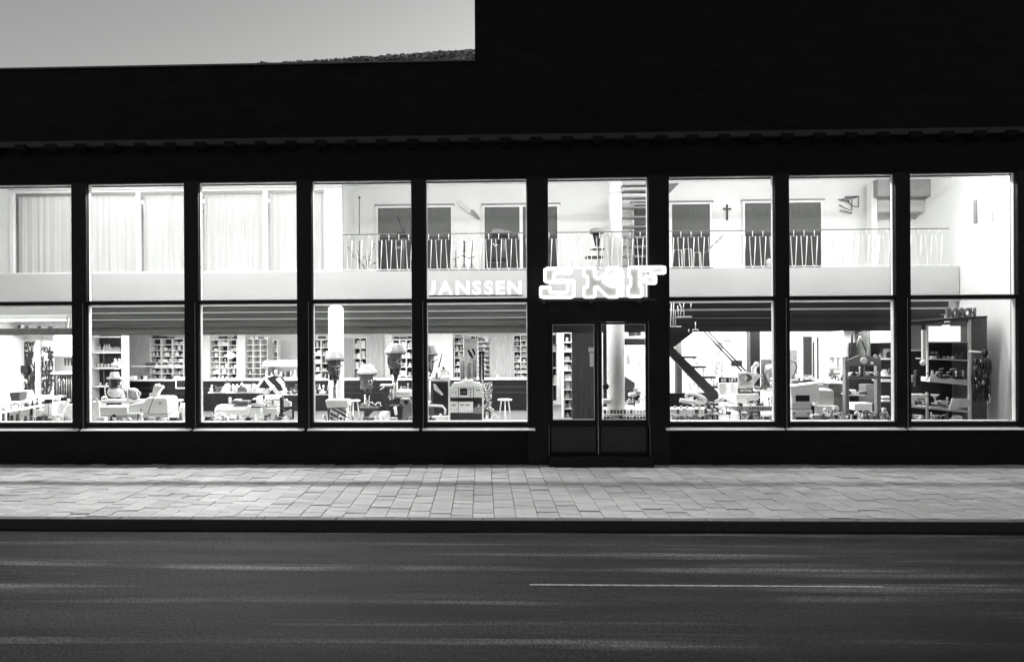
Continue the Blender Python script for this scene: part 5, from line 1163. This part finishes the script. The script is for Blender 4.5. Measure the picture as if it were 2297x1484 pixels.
shelfp([(2088,804),(2172,807),(2172,809.5),(2088,806)]); shelfp([(2086,846),(2176,851),(2180,865),(2086,856)]); shelfp([(2044,908),(2176,921),(2176,926),(2044,913)]); shelfp([(2084,766),(2175,766),(2175,768),(2084,768)])
for i,(a,b) in enumerate(((2140,804),(2153,805))): solo('horn_pair', MB().cyl(pt(a,b,1.4),pt(a-5,b-12,1.4),.012,.002,n=8).cyl(pt(a,b,1.4),pt(a+7,b-17,1.4),.014,.002,n=8), M_grey, ['left pair of pale pointed horns on the upper cabinet shelf','right pair of pale pointed horns on the upper cabinet shelf'][i], 'horns')
solo('bow_fitting', MB().ball(pt(2091,791,1.5),.03,10,6,(1.3,.5,1)).ball(pt(2100,791,1.5),.03,10,6,(1.3,.5,1)).rect(2090,798,2102,802,1.5,.05), M_grey, 'pale bow shaped fitting on the upper cabinet shelf', 'fitting')
for i in range(6): solo('cabinet_tool', MB().cyl(pt(2092+i*8,842-(i%3)*7,1.45),pt(2100+i*8+(i%2)*6,840-(i%3)*7,1.45),.02,.012,n=8), M_enam2, 'pale power tool lying on the middle cabinet shelf', 'power tool', 'power tools on the middle cabinet shelf')
solo('paper_sheets', MB().poly([(2130,918),(2138,893),(2155,894),(2152,915)],1.25,.05).poly([(2154,915),(2157,894),(2174,895),(2176,912)],1.25,.05), M_paper, 'two white tilted papers on the lower cabinet shelf', 'papers')
solo('flat_papers', MB().poly([(2098,908),(2112,898),(2130,899),(2124,907)],1.3,.08), M_enam, 'flat white wrapped goods left of the tilted papers', 'goods')
for i,(a,b) in enumerate(((2097,892),(2058,938),(2098,938))): solo('funnel', MB().lathe([(.01,-.07),(.02,-.03),(.08,.03),(.085,.035)], pt(a,b-4,1.2), 14), M_enam, ['pale funnel above the flat white goods','pale funnel low at the eighth post','pale funnel low in the middle of the cabinet'][i], 'funnel')
solo('white_case', MB().rect(2044,884,2079,901,1.2,.2), M_enam, 'wide white case on the cabinet shelf at the eighth post', 'case', bevel=.01); solo('white_case', MB().rect(2044,842,2057,857,1.2,.2), M_enam, 'small white cube case above the wide white case', 'case', bevel=.01)
gp = mat('grey_curved_sheet', .3, .3, nscale=2, namt=.4)
solo('metal_sheet', MB().rect(2043,729,2068,785,1.4,.03), gp, 'smooth grey sheet standing right of the eighth post', 'sheet'); solo('white_bar', MB().rect(2040,784,2069,787,1.35,.05), M_enam, 'white bar below the smooth grey sheet', 'bar')
lmp = thing('work_lamp', 'white jointed work lamp hanging beside the lit cabinet header', 'lamp', tuple(pt(2070,820,1.1)))
MB().rect(2070,740,2077,818,1.1,.05).build('arm', M_enam, lmp); MB().lathe([(.055,0),(.06,-.03),(.03,-.05)], (pt(2067.5,813,1.1).x,1.08,wz(2067,813,1.1)), 18, 'y').build('head', M_paper, lmp)
blob('dark_grinder', 2072, 868, 0.95, 26, 42, M_dark, 'dark heavy grinder below the work lamp', 'grinder', 14); solo('grinder_ring', MB().tube([pt(2077+6*math.cos(t),843+8*math.sin(t),.85) for t in [-1.5+k*.4 for k in range(9)]], .014, 6), M_steel, 'bright curved guard on the dark heavy grinder', 'guard')
# rod with hanging machines
hr = solo('hanging_rod', MB().cyl(pt(2173,788,1.05),pt(2219,791,1.05),.018), M_enam, 'white rod across the cabinet side panel holding dark tools', 'rod')
random.seed(5)
hg = thing('hanging_tools', 'cluster of black power tools and cables hanging on the side of the cabinet', 'power tools', tuple(pt(2200,905,1.05)))
for a,b,rx_,rz_ in ((2210,792,7,9),(2190,812,6,10),(2206,815,9,14),(2217,825,7,22),(2200,840,9,14),(2188,845,6,18),(2212,855,8,16),(2198,868,8,14),(2186,882,5,20),(2214,878,5,18)):
    MB().ball(pt(a,b,.95+random.uniform(-.08,.08)), m_per_px(.95)*rx_, 12, 8, (1,.8,rz_/rx_)).build('tool_body', M_rubber, hg)
for a,b,r in ((2189,824,4),(2201,810,3),(2190,850,3),(2207,858,4),(2205,842,1.1),(2215,798,1.1),(2186,806,1.1),(2192,866,2)): MB().ball(pt(a,b,.82), m_per_px(.8)*r, 10, 8, (1,.5,1.3)).build('plate', M_steel, hg)
for k in range(6):
    a = 2182+k*7; MB().tube([pt(a,800,.8),pt(a-3,850,.8),pt(a,895+3*(k%3),.8),pt(a+5,885,.8),pt(a+4,830,.8)], .009, 6).build('cable', M_rubber, hg)
MB().tube([pt(2218,884,.9),pt(2221,893,.9),pt(2219,901,.9),pt(2214,903,.9)], .014, 6).build('hook', M_enam, hg)
solo('wall_joint', MB().box(xpr+.02,xpr+.03,0.9,.93,ZF,wz(2228,800,.9)), M_mid, 'thin dark upright joint on the bright side wall', 'joint')
bo = thing('standing_letters', 'grey standing letters BOSCH on top of the tool cabinet', 'sign', tuple(pt(2158,712,1.35)))
letters('BOSCH', 2125, 690, 2190, 712, 1.35, .06, M_grey, bo, offset=.04, gap=.12)
# loose fittings: one small thing each
random.seed(23)
FIT = []
def fit_mesh(k):
    m = MB()
    if k == 0: m.lathe([(.03,0),(.035,.03),(.018,.05),(.018,.09),(.03,.1)], (0,0,0), 10)
    elif k == 1: m.box(-.05,.05,-.03,.03,0,.05).box(-.02,.02,-.035,.035,.05,.08).cyl((-.05,0,.03),(-.08,0,.03),.015,n=8)
    elif k == 2: m.tube([(.045*math.cos(t),0,.045+.045*math.sin(t)) for t in [j*.7 for j in range(9)]], .010, 6, True)
    elif k == 3: m.cyl((-.07,0,.03),(.06,0,.03),.03,.026,n=12).box(-.03,.03,-.03,.03,0,.012).cyl((.06,0,.03),(.1,0,.03),.01,n=6)
    elif k == 4: m.prism([(-.05,0),(.06,0),(.05,.03),(.01,.04),(.0,.11),(-.03,.11),(-.04,.03)], -.02, .02)
    elif k == 5: m.tube([(-.06,0,.0),(-.03,0,.07),(.03,.01,.08),(.06,0,.03),(.09,0,.05)], .009, 6)
    elif k == 6: m.box(-.06,.06,-.04,.04,0,.07)
    elif k == 7: m.cyl((0,0,0),(.01,0,.13),.014,.01,n=8).ball((.01,0,.14), .024, 8, 6)
    return m
FM = [M_enam, M_dark, M_enam2, M_steel, M_dark, M_enam, M_mid, M_grey]
def fit(px, py, Y, label, group, sc=1.0):
    k = random.randrange(8); mt_ = random.choice(FM); key = (k, mt_.name)
    if key not in BOXM:
        m = fit_mesh(k); me = bpy.data.meshes.new('fitting'); me.from_pydata(m.v, [], m.f); me.polygons.foreach_set('use_smooth', m.sm); me.materials.append(mt_); BOXM[key] = me
    o = bpy.data.objects.new('fitting', BOXM[key]); COL.objects.link(o); p = pt(px, py, Y); o.location = p
    q = sc*random.uniform(.7, 1.4); o.scale = (q*random.choice((-1,1)), q, q*random.uniform(.8,1.4)); o.rotation_euler.z = random.uniform(-.6,.6); tag(o, label, 'fitting', group); count[0] += 1
def strew(a, c, py, Y, n_, label, sc=1.0, jy=0, slope=0):
    for i in range(n_):
        x_ = a+(c-a)*(i+random.random())/n_; fit(x_, py-random.random()*jy+slope*(x_-a), Y+random.uniform(-.08,.08), label, label+' group', sc)
strew(2,145,921,.9,16,'small fitting lying near the front edge of the long white table',.9,0,-.16)
strew(20,160,944,.9,16,'small part on the window floor under the long white table',.9)
strew(200,225,900,1.7,4,'small fitting on the left corner crate',.8); strew(198,412,944,.7,20,'small part on the window floor before the slatted crate',.9)
strew(470,600,878,4.1,22,'small casting on the first dark legged table',1.1); strew(560,625,904,1.25,12,'small part on the machine bed right of the tank',.8)
strew(450,665,944,.8,24,'small part on the window floor before the horizontal tank',.9); strew(630,668,883,3.9,8,'small part at the left of the second dark legged table',1.1)
strew(590,632,912,.95,6,'small part on the wide white box machine',.8)
strew(703,752,882,3.9,10,'small part on the second dark legged table beside the column',1.1); strew(704,924,944,.8,20,'small part on the window floor below the drill presses',.9)
strew(812,856,911,2.6,7,'small vise or part on the table of the shortest drill press',.9); strew(875,925,873,1.6,6,'small part on top of the bench grinder',.8)
strew(960,1008,851,2.0,8,'small part on top of the white edged stand',1.0); strew(1010,1082,868,1.7,6,'small part on the hood of the instrument rack',.8); strew(962,1006,944,1.0,6,'small part on the floor by the belt grinder',.9); strew(1085,1110,944,1.0,5,'small part on the floor by the pump',.9)
strew(1064,1081,914,1.7,3,'small part on the lowest drawer of the instrument rack',.7)
strew(1400,1450,912,2.4,9,'small part behind the cans of the right door leaf',1.2,30)
strew(1530,1610,910,1.7,10,'small part behind the hose ring before the stair',1.1,6); strew(1614,1640,900,2.3,4,'small part on the upper wire shelf',.9); strew(1614,1640,928,2.3,4,'small part on the lower wire shelf',.9)
strew(1656,1735,944,1.2,10,'small part on the floor under the lettered table',.9); strew(1640,1737,910,1.6,10,'small part on the lettered table',.8); strew(1695,1740,873,3.4,7,'small part on the white shelf under the dark display board',1.1)
strew(1775,1836,864,1.9,12,'small part above the tall white machine',1.0,5); strew(1824,1895,944,.9,16,'small part on the window floor before the finned motor',1.0,6); strew(1858,1894,854,3.6,6,'small part on the white cabinet top',1.1)
strew(1900,2006,944,.9,18,'small part on the window floor below the workshop press',1.0,4); strew(1905,1968,842,1.5,8,'small part on the press bed',.7); strew(1955,2006,804,3.5,5,'small part on the second open dark shelf',1.1); strew(1978,2006,842,3.5,5,'small part on the third open dark shelf',1.1); strew(1907,1940,884,3.3,5,'small part on the short sloping shelf',1.1)
strew(2044,2080,908,1.15,7,'small part on the low cabinet shelf by the eighth post',.9); strew(2088,2172,847,1.35,13,'small part on the middle cabinet shelf',.9,0,.05); strew(2086,2130,912,1.25,7,'small part on the low cabinet shelf',.9); strew(2044,2172,944,1.1,16,'small part on the floor of the tool cabinet',.9); strew(2088,2170,804,1.45,8,'small part on the upper cabinet shelf',.7)
# back goods on the counter to break up its edge
for i in range(26):
    a = random.uniform(280, 1180); w_ = random.uniform(.06,.2)
    put(random.choice(('box','bottle','can')), W(a,850,8.15).x, 8.2, zct+.001, w_*.7, random.uniform(.05,.16), .12, 'small article standing on the long counter top', 'articles on the counter', M_carton if random.random()<.7 else M_cartond)
print('small goods', count[0])
